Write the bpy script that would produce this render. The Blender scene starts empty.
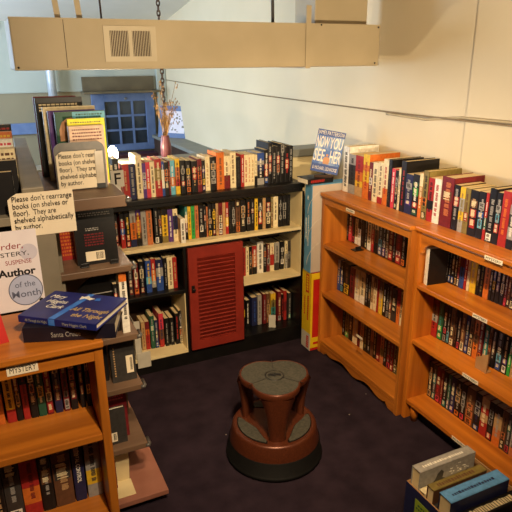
# shelf rows in metres: [start, end, front plane, height, depth, spine bands/print, kind]
ROWS = {
 'R1': dict(axis='x', z=1.0, books=[
  [0.5223, 0.5398, 2.806, 0.181, 0.11, 'C/H', 'p'],
  [0.5414, 0.5702, 2.8072, 0.212, 0.12, 'K/W', 'p'],
  [0.5861, 0.6184, 2.8095, 0.182, 0.11, 'RR/T', 'p'],
  [0.619, 0.6496, 2.811, 0.18, 0.11, 'N/S', 'p'],
  [0.6554, 0.6863, 2.8127, 0.219, 0.13, 'C/K', 'p'],
  [0.6869, 0.7054, 2.814, 0.179, 0.13, 'PWWP/P', 'p'],
  [0.706, 0.7277, 2.8149, 0.183, 0.13, 'ppOp/W', 'p'],
  [0.7283, 0.7513, 2.816, 0.183, 0.13, 'C/H', 'p'],
  [0.7519, 0.7881, 2.8174, 0.193, 0.13, 'RooRR', 'h'],
  [0.7887, 0.8022, 2.8186, 0.179, 0.13, 'BWWB', 'p'],
  [0.8028, 0.8264, 2.8194, 0.174, 0.13, 'KOOHK', 'p'],
  [0.827, 0.8352, 2.8202, 0.178, 0.13, 'D/T', 'p'],
  [0.8358, 0.8595, 2.8209, 0.179, 0.13, 'LLcL/W', 'p'],
  [0.8634, 0.8863, 2.8222, 0.187, 0.13, 'YccRY/K', 'p'],
  [0.8925, 0.9166, 2.8235, 0.175, 0.13, 'KSKRK', 'p'],
  [0.9217, 0.9472, 2.8248, 0.172, 0.13, 'KYUcO', 'p'],
  [0.9541, 0.985, 2.8264, 0.167, 0.13, 'KRRKK/T', 'p'],
  [0.9862, 1.0104, 2.8276, 0.175, 0.13, 'DTOcD/K', 'p'],
  [1.0122, 1.0302, 2.8286, 0.165, 0.13, 'KPKYP', 'p'],
  [1.0308, 1.0571, 2.8296, 0.182, 0.13, 'C/T', 'p'],
  [1.0601, 1.0949, 2.831, 0.179, 0.13, 'KTSSK', 'h'],
  [1.0967, 1.1404, 2.8327, 0.2, 0.13, 'O/U', 'h'],
  [1.141, 1.1766, 2.8344, 0.178, 0.13, 'CCCDD/U', 'p'],
  [1.1784, 1.2114, 2.8359, 0.194, 0.13, 'C/U', 'p'],
  [1.2126, 1.2403, 2.8372, 0.167, 0.13, 'K/H', 'p'],
  [1.2422, 1.2626, 2.8382, 0.179, 0.13, 'R/W', 'p'],
  [1.2632, 1.2851, 2.8391, 0.174, 0.13, 'C/R', 'p'],
  [1.2857, 1.3027, 2.8399, 0.175, 0.13, 'C/c', 'p'],
  [1.3033, 1.3254, 2.8407, 0.174, 0.13, 'C/T', 'p'],
  [1.3272, 1.3431, 2.8415, 0.169, 0.13, 'CCK', 'p'],
  [1.345, 1.3866, 2.8427, 0.178, 0.13, 'BSNKS/W', 'h'],
  [1.3884, 1.4137, 2.8441, 0.192, 0.13, 'KKRRB/W', 'p'],
  [1.4143, 1.437, 2.8451, 0.229, 0.16, 'KRRK/S', 'h'],
  [1.4389, 1.4632, 2.846, 0.208, 0.16, 'K/S', 'h'],
  [1.4651, 1.4895, 2.847, 0.206, 0.13, 'KRcK/S', 'h'],
  [1.4914, 1.52, 2.8481, 0.218, 0.16, 'SKKK/S', 'h'],
  [1.5219, 1.5494, 2.8492, 0.199, 0.13, 'KRK/R', 'h'],
  [1.5514, 1.5736, 2.8502, 0.203, 0.16, 'K/S', 'h'],
 ]),
 'R2': dict(axis='x', z=0.74, books=[
  [0.531, 0.5439, 2.8352, 0.186, 0.106, 'KOKRR', 'p'],
  [0.5581, 0.5805, 2.835, 0.186, 0.106, 'KRBRR/W', 'p'],
  [0.5832, 0.6079, 2.8349, 0.186, 0.106, 'KHKRR/Y', 'p'],
  [0.6095, 0.6387, 2.8347, 0.208, 0.13, 'SSOON/U', 'p'],
  [0.6403, 0.6654, 2.8345, 0.208, 0.13, 'PDccUK/Y', 'p'],
  [0.6681, 0.6945, 2.8344, 0.19, 0.13, 'S/H', 'p'],
  [0.6962, 0.7249, 2.8342, 0.19, 0.13, 'cccc/g', 'p'],
  [0.7359, 0.76, 2.834, 0.205, 0.14, 'KKKW/S', 'p'],
  [0.7606, 0.7765, 2.8339, 0.186, 0.106, 'KcUK', 'p'],
  [0.7782, 0.8098, 2.8338, 0.185, 0.106, 'KYYYo/K', 'p'],
  [0.8115, 0.8378, 2.8336, 0.18, 0.106, 'P/W', 'p'],
  [0.8395, 0.8648, 2.8334, 0.18, 0.106, 'CNNCC', 'p'],
  [0.9064, 0.9206, 2.8331, 0.186, 0.106, 'tCDK/W', 'p'],
  [0.9224, 0.9402, 2.833, 0.186, 0.106, 'Y/U', 'p'],
  [0.942, 0.961, 2.8329, 0.186, 0.106, 'G/g', 'p'],
  [0.9628, 0.9831, 2.8328, 0.186, 0.106, 'cc/U', 'p'],
  [0.9872, 1.0123, 2.8327, 0.185, 0.106, 'KKKWK/S', 'p'],
  [1.0141, 1.0276, 2.8326, 0.18, 0.106, 'KRKK/S', 'p'],
  [1.0294, 1.0371, 2.8325, 0.17, 0.106, 'c', 'p'],
  [1.0389, 1.0608, 2.8324, 0.186, 0.106, 'KKTKY/S', 'p'],
  [1.0638, 1.0834, 2.8323, 0.186, 0.106, 'KYKD/Y', 'p'],
  [1.0852, 1.099, 2.8322, 0.186, 0.106, 'T/U', 'p'],
  [1.1008, 1.1231, 2.8321, 0.186, 0.106, 'DDCWW/K', 'p'],
  [1.1249, 1.1413, 2.832, 0.186, 0.106, 'T/c', 'p'],
  [1.1431, 1.1595, 2.8319, 0.186, 0.106, 'RRYR/W', 'p'],
  [1.1613, 1.1778, 2.8318, 0.186, 0.106, 'K/H', 'p'],
  [1.1796, 1.2011, 2.8317, 0.186, 0.106, 'KSSK/S', 'p'],
  [1.2042, 1.2296, 2.8316, 0.186, 0.106, 'KUUOO/K', 'p'],
  [1.2339, 1.2644, 2.8314, 0.186, 0.106, 'KTTHK/S', 'p'],
  [1.2713, 1.2946, 2.8312, 0.186, 0.106, 'KKSK/c', 'p'],
  [1.2964, 1.3186, 2.8311, 0.186, 0.106, 'KDKK/S', 'p'],
  [1.3217, 1.3402, 2.831, 0.186, 0.106, 'Y/K', 'p'],
  [1.342, 1.3696, 2.8309, 0.186, 0.106, 'KSRRK/W', 'p'],
  [1.3727, 1.3902, 2.8308, 0.186, 0.106, 'T/c', 'p'],
  [1.3921, 1.4225, 2.8307, 0.186, 0.106, 'KRRCCK', 'p'],
  [1.4244, 1.4382, 2.8305, 0.186, 0.106, 'oT', 'p'],
  [1.4401, 1.4696, 2.8304, 0.186, 0.106, 'CC/H', 'p'],
  [1.4741, 1.496, 2.8303, 0.186, 0.106, 'KSKSK', 'p'],
  [1.4992, 1.5245, 2.8302, 0.186, 0.106, 'KSSK/H', 'p'],
  [1.5271, 1.5492, 2.8301, 0.186, 0.106, 'K/H', 'p'],
 ]),
 'R3': dict(axis='x', z=0.47, books=[
  [0.5762, 0.5974, 2.8301, 0.185, 0.106, 'HHDD/S', 'p'],
  [0.6034, 0.6303, 2.8303, 0.175, 0.106, 'DCRO/W', 'p'],
  [0.6364, 0.6612, 2.8306, 0.185, 0.106, 'KCKD', 'p'],
  [0.6718, 0.7002, 2.8308, 0.185, 0.106, 'BBLB/Y', 'p'],
  [0.702, 0.725, 2.831, 0.19, 0.12, 'RROOSK', 'p'],
  [0.729, 0.7664, 2.8313, 0.18, 0.106, 'NSBB/W', 'h'],
  [0.771, 0.7899, 2.8315, 0.185, 0.106, 'K/S', 'p'],
  [0.7916, 0.821, 2.8317, 0.185, 0.106, 'C/U', 'p'],
  [0.8227, 0.8453, 2.8319, 0.18, 0.106, 'RR/T', 'p'],
 ]),
 'R4': dict(axis='x', z=0.1, books=[
  [0.6346, 0.6552, 2.8847, 0.175, 0.106, 'T/U', 'p'],
  [0.657, 0.68, 2.8833, 0.175, 0.106, 'DORR/D', 'p'],
  [0.6852, 0.709, 2.8817, 0.205, 0.106, 'gtgg/S', 'p'],
  [0.7108, 0.73, 2.8804, 0.175, 0.106, 'NHB/S', 'p'],
  [0.7364, 0.7617, 2.8787, 0.21, 0.13, 'ppUR/N', 'p'],
  [0.7682, 0.7924, 2.877, 0.175, 0.106, 'K/S', 'p'],
  [0.7965, 0.8209, 2.8754, 0.175, 0.106, 'K/S', 'p'],
  [0.8311, 0.8508, 2.8736, 0.195, 0.106, 'K/R', 'p'],
  [0.8526, 0.8725, 2.8724, 0.21, 0.106, 'KSKWOCC', 'p'],
 ]),
 'R5': dict(axis='x', z=0.444, books=[
  [1.267, 1.2889, 2.894, 0.178, 0.106, 'R/D', 'p'],
  [1.2908, 1.3101, 2.8944, 0.178, 0.106, 'C/H', 'p'],
  [1.3121, 1.3302, 2.8948, 0.178, 0.106, 'KSK/T', 'p'],
  [1.3321, 1.3611, 2.8952, 0.178, 0.106, 'RccK/W', 'p'],
  [1.3657, 1.4059, 2.8959, 0.2, 0.106, 'W/H', 'h'],
  [1.4078, 1.4277, 2.8964, 0.178, 0.106, 'KOKK', 'p'],
  [1.4311, 1.4511, 2.8968, 0.178, 0.106, 'KDSD/S', 'p'],
  [1.4531, 1.4788, 2.8972, 0.178, 0.106, 'CCRRC/R', 'p'],
  [1.4835, 1.515, 2.8977, 0.178, 0.106, 'SSSH/K', 'p'],
  [1.524, 1.5487, 2.8983, 0.178, 0.106, 'KWKWK', 'p'],
  [1.5564, 1.5728, 2.8988, 0.178, 0.106, 'CS/H', 'p'],
  [1.5748, 1.5956, 2.8991, 0.178, 0.106, 'HSH/K', 'p'],
 ]),
 'R6': dict(axis='x', z=0.1, books=[
  [1.2651, 1.283, 2.901, 0.178, 0.106, 'KYK/o', 'p'],
  [1.2903, 1.315, 2.8995, 0.178, 0.106, 'K/W', 'p'],
  [1.3277, 1.3634, 2.8973, 0.19, 0.106, 'N/B', 'p'],
  [1.3681, 1.3932, 2.8955, 0.2, 0.106, 'SSS/K', 'p'],
  [1.4047, 1.4246, 2.8938, 0.2, 0.106, 'D/S', 'p'],
  [1.4266, 1.4493, 2.8926, 0.2, 0.106, 'UTc/T', 'p'],
  [1.4568, 1.4879, 2.8908, 0.195, 0.106, 'YotN', 'p'],
  [1.5024, 1.5269, 2.8887, 0.2, 0.106, 'DUDS/T', 'p'],
  [1.5303, 1.5423, 2.8876, 0.178, 0.106, 'K/R', 'p'],
  [1.5443, 1.5634, 2.8867, 0.2, 0.106, 'RDR/D', 'p'],
  [1.5752, 1.5959, 2.8852, 0.178, 0.106, 'Ht/S', 'p'],
 ]),
 'R7': dict(axis='y', z=0.976, books=[
  [-2.5973, -2.546, 1.7498, 0.247, 0.195, 'W', 'h'],
  [-2.5435, -2.4822, 1.7493, 0.212, 0.17, 'SHHS/K', 'p'],
  [-2.4797, -2.4133, 1.7487, 0.214, 0.14, 'RROYT/D', 'p'],
  [-2.4109, -2.3575, 1.7482, 0.231, 0.19, 'YOYOO/R', 'p'],
  [-2.3552, -2.3277, 1.7478, 0.196, 0.14, 'DDWDD/C', 'p'],
  [-2.3253, -2.283, 1.7475, 0.201, 0.14, 'C/H', 'p'],
  [-2.2807, -2.2412, 1.7471, 0.208, 0.14, 'CCCCR/U', 'p'],
  [-2.2389, -2.202, 1.7467, 0.23, 0.16, 'CCCOO/R', 'p'],
  [-2.1997, -2.1747, 1.7464, 0.233, 0.19, 'K/H', 'h'],
  [-2.1725, -2.1464, 1.7461, 0.194, 0.14, 'p/W', 'p'],
  [-2.1442, -2.1231, 1.7458, 0.189, 0.14, 'KSTKg/S', 'p'],
  [-2.121, -2.1063, 1.7456, 0.201, 0.14, 'C/U', 'p'],
  [-2.1041, -2.0686, 1.7453, 0.241, 0.195, 'K/R', 'h'],
  [-2.0665, -2.0174, 1.7449, 0.187, 0.14, 'NSNPN/S', 'p'],
  [-2.0154, -1.9734, 1.7443, 0.195, 0.14, 'KgGKRg/W', 'p'],
  [-1.9714, -1.9498, 1.744, 0.205, 0.14, 'CTOO', 'p'],
  [-1.9478, -1.9143, 1.7436, 0.221, 0.19, 'ooOK/K', 'h'],
 ]),
 'R11': dict(axis='y', z=0.976, books=[
  [-1.9129, -1.8768, 1.745, 0.196, 0.14, 'RRKR/K', 'p'],
  [-1.8749, -1.8359, 1.745, 0.199, 0.14, 'W/R', 'p'],
  [-1.8316, -1.7611, 1.745, 0.217, 0.17, 'DUDD/c', 'h'],
  [-1.7569, -1.7233, 1.745, 0.194, 0.14, 'KRKK/S', 'p'],
  [-1.7216, -1.6945, 1.745, 0.191, 0.14, 'YSYS/o', 'p'],
  [-1.6928, -1.6674, 1.745, 0.192, 0.14, 'ooRo/U', 'p'],
  [-1.6646, -1.6212, 1.745, 0.191, 0.14, 'KURRK/T', 'p'],
  [-1.6196, -1.586, 1.745, 0.193, 0.14, 'KSBLK/S', 'p'],
  [-1.5844, -1.5703, 1.745, 0.194, 0.14, 'RRgR/W', 'p'],
  [-1.5687, -1.5344, 1.745, 0.216, 0.175, 'KKKW/S', 'h'],
  [-1.5328, -1.5063, 1.745, 0.207, 0.14, 'KSLRK/S', 'p'],
  [-1.5047, -1.4663, 1.745, 0.218, 0.14, 'RR/O', 'p'],
  [-1.4648, -1.4331, 1.745, 0.215, 0.14, 'RSHSK/W', 'p'],
  [-1.4307, -1.3944, 1.745, 0.18, 0.14, 'C/U', 'p'],
  [-1.392, -1.3587, 1.745, 0.19, 0.14, 'K/R', 'p'],
 ]),
 'R8': dict(axis='y', z=0.69, books=[
  [-2.585, -2.5688, 1.7849, 0.186, 0.106, 'K/S', 'p'],
  [-2.5661, -2.5342, 1.7846, 0.186, 0.106, 'KUpp', 'p'],
  [-2.5296, -2.5083, 1.7844, 0.186, 0.106, 'KKp/D', 'p'],
  [-2.5037, -2.4788, 1.7841, 0.186, 0.106, 'KTTW', 'p'],
  [-2.4762, -2.4478, 1.7838, 0.186, 0.106, 'HKWW', 'p'],
  [-2.4453, -2.4116, 1.7835, 0.186, 0.106, 'K/H', 'p'],
  [-2.4092, -2.3892, 1.7832, 0.186, 0.106, 'Kg', 'p'],
  [-2.3867, -2.3542, 1.7829, 0.186, 0.106, 'TTTCW', 'p'],
  [-2.3518, -2.3288, 1.7826, 0.186, 0.106, 'URR/T', 'p'],
  [-2.3264, -2.2932, 1.7823, 0.186, 0.106, 'TUK/K', 'p'],
  [-2.2909, -2.2548, 1.7819, 0.186, 0.106, 'HHLB/S', 'p'],
  [-2.2525, -2.2275, 1.7816, 0.186, 0.106, 'KKWP/S', 'p'],
  [-2.2252, -2.2039, 1.7813, 0.186, 0.106, 'UKTS', 'p'],
  [-2.2016, -2.1674, 1.781, 0.186, 0.106, 'DDKR/T', 'p'],
  [-2.1652, -2.1462, 1.7806, 0.186, 0.106, 'K/S', 'p'],
  [-2.144, -2.103, 1.7803, 0.186, 0.106, 'DDDWR/R', 'p'],
  [-2.0993, -2.0702, 1.7798, 0.186, 0.106, 'KHKO/S', 'p'],
 ]),
 'R9': dict(axis='y', z=0.39, books=[
  [-2.585, -2.5574, 1.7351, 0.186, 0.106, 'SNBB', 'p'],
  [-2.5548, -2.5277, 1.7362, 0.186, 0.106, 'KNBL', 'p'],
  [-2.5251, -2.4678, 1.7379, 0.186, 0.106, 'KKKYY/U', 'p'],
  [-2.4653, -2.4208, 1.74, 0.18, 0.106, 'D/K', 'p'],
  [-2.4184, -2.3769, 1.7418, 0.186, 0.106, 'TTTCW/S', 'p'],
  [-2.3745, -2.3287, 1.7437, 0.186, 0.106, 'TTCW/H', 'p'],
  [-2.3264, -2.3008, 1.7453, 0.186, 0.106, 'K/S', 'p'],
  [-2.2985, -2.2802, 1.7464, 0.186, 0.106, 'KKTK', 'p'],
  [-2.2778, -2.2581, 1.7473, 0.186, 0.106, 'TTTC/K', 'p'],
  [-2.2558, -2.2312, 1.7484, 0.186, 0.106, 'UCCC/T', 'p'],
  [-2.229, -2.2147, 1.7494, 0.186, 0.106, 'RRRR/D', 'p'],
  [-2.2124, -2.1821, 1.7505, 0.186, 0.106, 'UTYY/S', 'p'],
  [-2.1798, -2.1548, 1.7519, 0.186, 0.106, 'K/W', 'p'],
  [-2.1526, -2.1327, 1.753, 0.186, 0.106, 'KKSS', 'p'],
  [-2.1306, -2.1125, 1.754, 0.186, 0.106, 'UURC', 'p'],
  [-2.1103, -2.0757, 1.7554, 0.18, 0.106, 'HKKH/K', 'p'],
  [-2.0736, -2.0501, 1.7569, 0.186, 0.106, 'RROO/D', 'p'],
  [-2.048, -2.0294, 1.7581, 0.186, 0.106, 'TTC', 'p'],
 ]),
 'R10': dict(axis='y', z=0.085, books=[
  [-2.585, -2.5592, 1.785, 0.186, 0.106, 'K/S', 'p'],
  [-2.5542, -2.5201, 1.7847, 0.186, 0.106, 'oooG/K', 'p'],
  [-2.5152, -2.4775, 1.7843, 0.186, 0.106, 'KUK/o', 'p'],
  [-2.4748, -2.4277, 1.7838, 0.186, 0.106, 'TTTC/S', 'p'],
  [-2.425, -2.4011, 1.7834, 0.186, 0.106, 'D/K', 'p'],
  [-2.3985, -2.367, 1.7831, 0.186, 0.106, 'TcTC/U', 'p'],
  [-2.3644, -2.3315, 1.7828, 0.186, 0.106, 'K/o', 'p'],
  [-2.329, -2.3006, 1.7824, 0.186, 0.106, 'K/S', 'p'],
  [-2.298, -2.2757, 1.7821, 0.186, 0.106, 'cU/D', 'p'],
  [-2.2732, -2.2438, 1.7818, 0.186, 0.106, 'K/T', 'p'],
  [-2.2413, -2.2105, 1.7814, 0.186, 0.106, 'DDR/D', 'p'],
  [-2.2081, -2.1797, 1.7811, 0.186, 0.106, 'ccoc/U', 'p'],
  [-2.1773, -2.1511, 1.7807, 0.186, 0.106, 'K/S', 'p'],
  [-2.1487, -2.1229, 1.7804, 0.186, 0.106, 'DDpp/S', 'p'],
  [-2.1206, -2.0935, 1.78, 0.186, 0.106, 'DDpR/S', 'p'],
  [-2.0895, -2.0612, 1.7797, 0.186, 0.106, 'ooKK/K', 'p'],
 ]),
 'R12': dict(axis='y', z=0.71, books=[
  [-1.8274, -1.8061, 1.7901, 0.186, 0.106, 'KHK/S', 'p'],
  [-1.8042, -1.7868, 1.7912, 0.186, 0.106, 'K/S', 'p'],
  [-1.785, -1.7725, 1.7921, 0.186, 0.106, 'KKB', 'p'],
  [-1.7707, -1.7525, 1.793, 0.186, 0.106, 'KUB/S', 'p'],
  [-1.7507, -1.7374, 1.7939, 0.186, 0.106, 'KUT', 'p'],
  [-1.7356, -1.7247, 1.7947, 0.186, 0.106, 'UcpW', 'p'],
  [-1.723, -1.6986, 1.7958, 0.186, 0.106, 'UDBB/K', 'p'],
  [-1.6969, -1.6829, 1.797, 0.186, 0.106, 'DRRR', 'p'],
  [-1.6812, -1.6674, 1.7978, 0.186, 0.106, 'DTCC/c', 'p'],
  [-1.6657, -1.6326, 1.7993, 0.186, 0.106, 'oYYY/T', 'p'],
  [-1.631, -1.6156, 1.8008, 0.186, 0.106, 'KoK/o', 'p'],
  [-1.6139, -1.5956, 1.8019, 0.186, 0.106, 'K/o', 'p'],
  [-1.5939, -1.5666, 1.8034, 0.186, 0.106, 'ccO/U', 'p'],
  [-1.565, -1.5514, 1.8048, 0.186, 0.106, 'KUK/S', 'p'],
  [-1.5498, -1.5353, 1.8058, 0.186, 0.106, 'KBYK/S', 'p'],
  [-1.5337, -1.5125, 1.807, 0.186, 0.106, 'KNPK/S', 'p'],
  [-1.5109, -1.492, 1.8084, 0.186, 0.106, 'KUCK/S', 'p'],
  [-1.4905, -1.4776, 1.8096, 0.186, 0.106, 'DUp', 'p'],
  [-1.4761, -1.4614, 1.8106, 0.186, 0.106, 'UDK/c', 'p'],
  [-1.4599, -1.4418, 1.8118, 0.186, 0.106, 'KKTC/S', 'p'],
  [-1.4393, -1.4214, 1.8132, 0.186, 0.106, 'D/T', 'p'],
 ]),
 'R13': dict(axis='y', z=0.433, books=[
  [-1.83, -1.795, 1.7653, 0.186, 0.106, 'DUSRR/K', 'p'],
  [-1.7919, -1.7615, 1.7675, 0.186, 0.106, 'gggGG/t', 'p'],
  [-1.7584, -1.7371, 1.7693, 0.186, 0.106, 'KUKpS', 'p'],
  [-1.7353, -1.7203, 1.7706, 0.186, 0.106, 'KKL', 'p'],
  [-1.7185, -1.6931, 1.772, 0.186, 0.106, 'UUKC/H', 'p'],
  [-1.6914, -1.678, 1.7734, 0.186, 0.106, 'K/U', 'p'],
  [-1.6762, -1.6595, 1.7745, 0.186, 0.106, 'KUKp/S', 'p'],
  [-1.6578, -1.6335, 1.776, 0.186, 0.106, 'UUUC/T', 'p'],
  [-1.6317, -1.6134, 1.7776, 0.186, 0.106, 'NgNB', 'p'],
  [-1.6117, -1.5903, 1.7791, 0.186, 0.106, 'UUKTC/K', 'p'],
  [-1.5886, -1.5623, 1.7809, 0.186, 0.106, 'ccUOO/K', 'p'],
  [-1.5606, -1.54, 1.7827, 0.186, 0.106, 'UDDO', 'p'],
  [-1.5342, -1.5129, 1.7847, 0.186, 0.106, 'gtttT', 'p'],
  [-1.5113, -1.4966, 1.7861, 0.186, 0.106, 'UcU/K', 'p'],
  [-1.4949, -1.4723, 1.7877, 0.186, 0.106, 'KUK/S', 'p'],
  [-1.4697, -1.4407, 1.7898, 0.186, 0.106, 'HHKLB/S', 'p'],
  [-1.4382, -1.4136, 1.7922, 0.186, 0.106, 'KKKPW/T', 'p'],
  [-1.4121, -1.3975, 1.7938, 0.186, 0.106, 'KgGG', 'p'],
  [-1.3959, -1.3787, 1.7953, 0.186, 0.106, 'UTT/K', 'p'],
  [-1.3762, -1.3538, 1.7971, 0.186, 0.106, 'K/T', 'p'],
 ]),
 'R14': dict(axis='y', z=0.11, books=[
  [-1.8164, -1.7886, 1.77, 0.186, 0.106, 'KTKT/C', 'p'],
  [-1.7866, -1.7648, 1.77, 0.186, 0.106, 'HtHt', 'p'],
  [-1.7628, -1.7332, 1.77, 0.186, 0.106, 'DUDp/R', 'p'],
  [-1.7312, -1.7183, 1.77, 0.186, 0.106, 'DDp/T', 'p'],
  [-1.7164, -1.6903, 1.77, 0.186, 0.106, 'KHKt/S', 'p'],
  [-1.6884, -1.6705, 1.77, 0.186, 0.106, 'ggP/S', 'p'],
  [-1.6686, -1.6395, 1.77, 0.186, 0.106, 'NKNP/S', 'p'],
  [-1.6376, -1.6053, 1.77, 0.186, 0.106, 'KTTKO/S', 'p'],
  [-1.6035, -1.5755, 1.77, 0.186, 0.106, 'KSSKp/S', 'p'],
  [-1.5725, -1.5248, 1.77, 0.186, 0.106, 'UUccO/T', 'p'],
  [-1.5231, -1.4885, 1.77, 0.186, 0.106, 'KSSKB/N', 'p'],
  [-1.4867, -1.4474, 1.77, 0.186, 0.106, 'TRTRR', 'p'],
  [-1.4457, -1.4162, 1.77, 0.186, 0.106, 'KSSKR/H', 'p'],
  [-1.4145, -1.375, 1.77, 0.186, 0.106, 'KTTcO/S', 'p'],
  [-1.3733, -1.3485, 1.77, 0.186, 0.106, 'UUcK/K', 'p'],
  [-1.3469, -1.3246, 1.77, 0.186, 0.106, 'HgHp/S', 'p'],
  [-1.323, -1.3001, 1.77, 0.186, 0.106, 'KSSc/H', 'p'],
  [-1.2964, -1.272, 1.77, 0.186, 0.106, 'K/S', 'p'],
 ]),
 'L1': dict(axis='x', z=0.685, books=[
  [-0.1046, -0.0869, 1.5575, 0.2, 0.11, 'KcR/T', 'p'],
  [-0.0837, -0.0679, 1.5561, 0.2, 0.11, 'KHOO/S', 'p'],
  [-0.0609, -0.037, 1.5542, 0.2, 0.11, 'YYYYR/K', 'h'],
  [-0.0348, -0.0197, 1.5527, 0.2, 0.11, 'KDTK/Y', 'p'],
  [-0.017, -0.0002, 1.5514, 0.2, 0.11, 'RKRRR/D', 'p'],
  [0.0031, 0.0223, 1.55, 0.2, 0.11, 'KCcUK/S', 'p'],
  [0.0245, 0.0449, 1.5485, 0.2, 0.11, 'gSgYgg/C', 'p'],
  [0.0472, 0.0644, 1.5471, 0.2, 0.11, 'DRDCR/C', 'p'],
  [0.0701, 0.0903, 1.5455, 0.2, 0.11, 'NCNDDN/S', 'p'],
  [0.0943, 0.1108, 1.544, 0.2, 0.11, 'DUDSS/K', 'p'],
  [0.1148, 0.1337, 1.5426, 0.2, 0.11, 'KCcDDK/T', 'p'],
  [0.1424, 0.1546, 1.5411, 0.2, 0.11, 'KTUDK/T', 'p'],
  [0.161, 0.1732, 1.5399, 0.2, 0.11, 'KCKYK/D', 'p'],
 ]),
 'L2': dict(axis='x', z=0.39, books=[
  [-0.1651, -0.1338, 1.5, 0.25, 0.16, 'K/T', 'h'],
  [-0.1305, -0.1025, 1.5, 0.25, 0.16, 'K/T', 'h'],
  [-0.1008, -0.056, 1.5, 0.25, 0.16, 'HKHHW/S', 'h'],
  [-0.054, -0.0067, 1.5, 0.25, 0.16, 'RRROR/D', 'h'],
  [-0.0044, 0.0307, 1.5, 0.252, 0.16, 'KHUKK/S', 'h'],
  [0.033, 0.0865, 1.5, 0.256, 0.16, 'HUHUU/T', 'h'],
  [0.0901, 0.1225, 1.5, 0.252, 0.16, 'NKNNN/x', 'h'],
  [0.1273, 0.1727, 1.5, 0.252, 0.16, 'SSSYS/H', 'h'],
 ]),
}
import bpy, bmesh, math, random
from mathutils import Matrix, Vector
random.seed(7)
SC = bpy.context.scene
COL = SC.collection
PI = math.pi
def rad(d): return math.radians(d)
def lin(c):
    r = []
    for v in c[:3]:
        v /= 255.0
        r.append(v/12.92 if v <= 0.04045 else ((v+0.055)/1.055)**2.4)
    return (r[0], r[1], r[2], 1.0)

# ------------------------------------------------------------------ materials
def base_mat(name, rough=0.6, metal=0.0, spec=0.5):
    m = bpy.data.materials.new(name); m.use_nodes = True
    b = m.node_tree.nodes['Principled BSDF']
    b.inputs['Roughness'].default_value = rough
    b.inputs['Metallic'].default_value = metal
    b.inputs['Specular IOR Level'].default_value = spec
    return m, m.node_tree.nodes, m.node_tree.links, b
def noise_mat(name, c1, c2=None, scale=20.0, rough=0.6, metal=0.0, spec=0.4, bump=0.0, stretch=(1,1,1), detail=3.0, lo=0.35, hi=0.65):
    m, n, l, b = base_mat(name, rough, metal, spec)
    if c2 is None: c2 = tuple(v*0.88 for v in c1)
    tc = n.new('ShaderNodeTexCoord'); mp = n.new('ShaderNodeMapping'); mp.inputs['Scale'].default_value = stretch
    nz = n.new('ShaderNodeTexNoise'); nz.inputs['Scale'].default_value = scale; nz.inputs['Detail'].default_value = detail
    cr = n.new('ShaderNodeValToRGB')
    cr.color_ramp.elements[0].position = lo; cr.color_ramp.elements[0].color = lin(c1)
    cr.color_ramp.elements[1].position = hi; cr.color_ramp.elements[1].color = lin(c2)
    l.new(tc.outputs['Object'], mp.inputs['Vector']); l.new(mp.outputs[0], nz.inputs['Vector'])
    l.new(nz.outputs['Fac'], cr.inputs['Fac']); l.new(cr.outputs[0], b.inputs['Base Color'])
    if bump:
        bp = n.new('ShaderNodeBump'); bp.inputs['Strength'].default_value = bump; bp.inputs['Distance'].default_value = 0.002
        l.new(nz.outputs['Fac'], bp.inputs['Height']); l.new(bp.outputs[0], b.inputs['Normal'])
    return m
def wood_mat(name, c1, c2, axis, rough=0.32):
    st = [26.0, 26.0, 26.0]; st[axis] = 1.6
    return noise_mat(name, c1, c2, 1.0, rough, 0, 0.45, 0.05, tuple(st), 5.0, 0.3, 0.7)
def emit_mat(name, col, s):
    m, n, l, b = base_mat(name)
    b.inputs['Base Color'].default_value = lin(col)
    b.inputs['Emission Color'].default_value = lin(col); b.inputs['Emission Strength'].default_value = s
    return m
def carpet_mat():
    m, n, l, b = base_mat('carpet', 0.95, 0, 0.1)
    tc = n.new('ShaderNodeTexCoord')
    nz = n.new('ShaderNodeTexNoise'); nz.inputs['Scale'].default_value = 9; nz.inputs['Detail'].default_value = 8
    cr = n.new('ShaderNodeValToRGB')
    cr.color_ramp.elements[0].position = .3; cr.color_ramp.elements[0].color = lin((36, 27, 36))
    cr.color_ramp.elements[1].position = .7; cr.color_ramp.elements[1].color = lin((52, 40, 50))
    l.new(tc.outputs['Object'], nz.inputs['Vector']); l.new(nz.outputs['Fac'], cr.inputs['Fac'])
    # sparse lint specks
    vo = n.new('ShaderNodeTexVoronoi'); vo.inputs['Scale'].default_value = 8.0
    l.new(tc.outputs['Object'], vo.inputs['Vector'])
    lt = n.new('ShaderNodeMath'); lt.operation = 'LESS_THAN'; lt.inputs[1].default_value = 0.03
    l.new(vo.outputs['Distance'], lt.inputs[0])
    mx = n.new('ShaderNodeMix'); mx.data_type = 'RGBA'
    mx.inputs['B'].default_value = lin((150, 140, 130))
    l.new(lt.outputs[0], mx.inputs['Factor']); l.new(cr.outputs[0], mx.inputs['A'])
    l.new(mx.outputs['Result'], b.inputs['Base Color'])
    fn = n.new('ShaderNodeTexNoise'); fn.inputs['Scale'].default_value = 420; fn.inputs['Detail'].default_value = 2
    l.new(tc.outputs['Object'], fn.inputs['Vector'])
    bp = n.new('ShaderNodeBump'); bp.inputs['Strength'].default_value = .6; bp.inputs['Distance'].default_value = .004
    l.new(fn.outputs['Fac'], bp.inputs['Height']); l.new(bp.outputs[0], b.inputs['Normal'])
    return m

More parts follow.
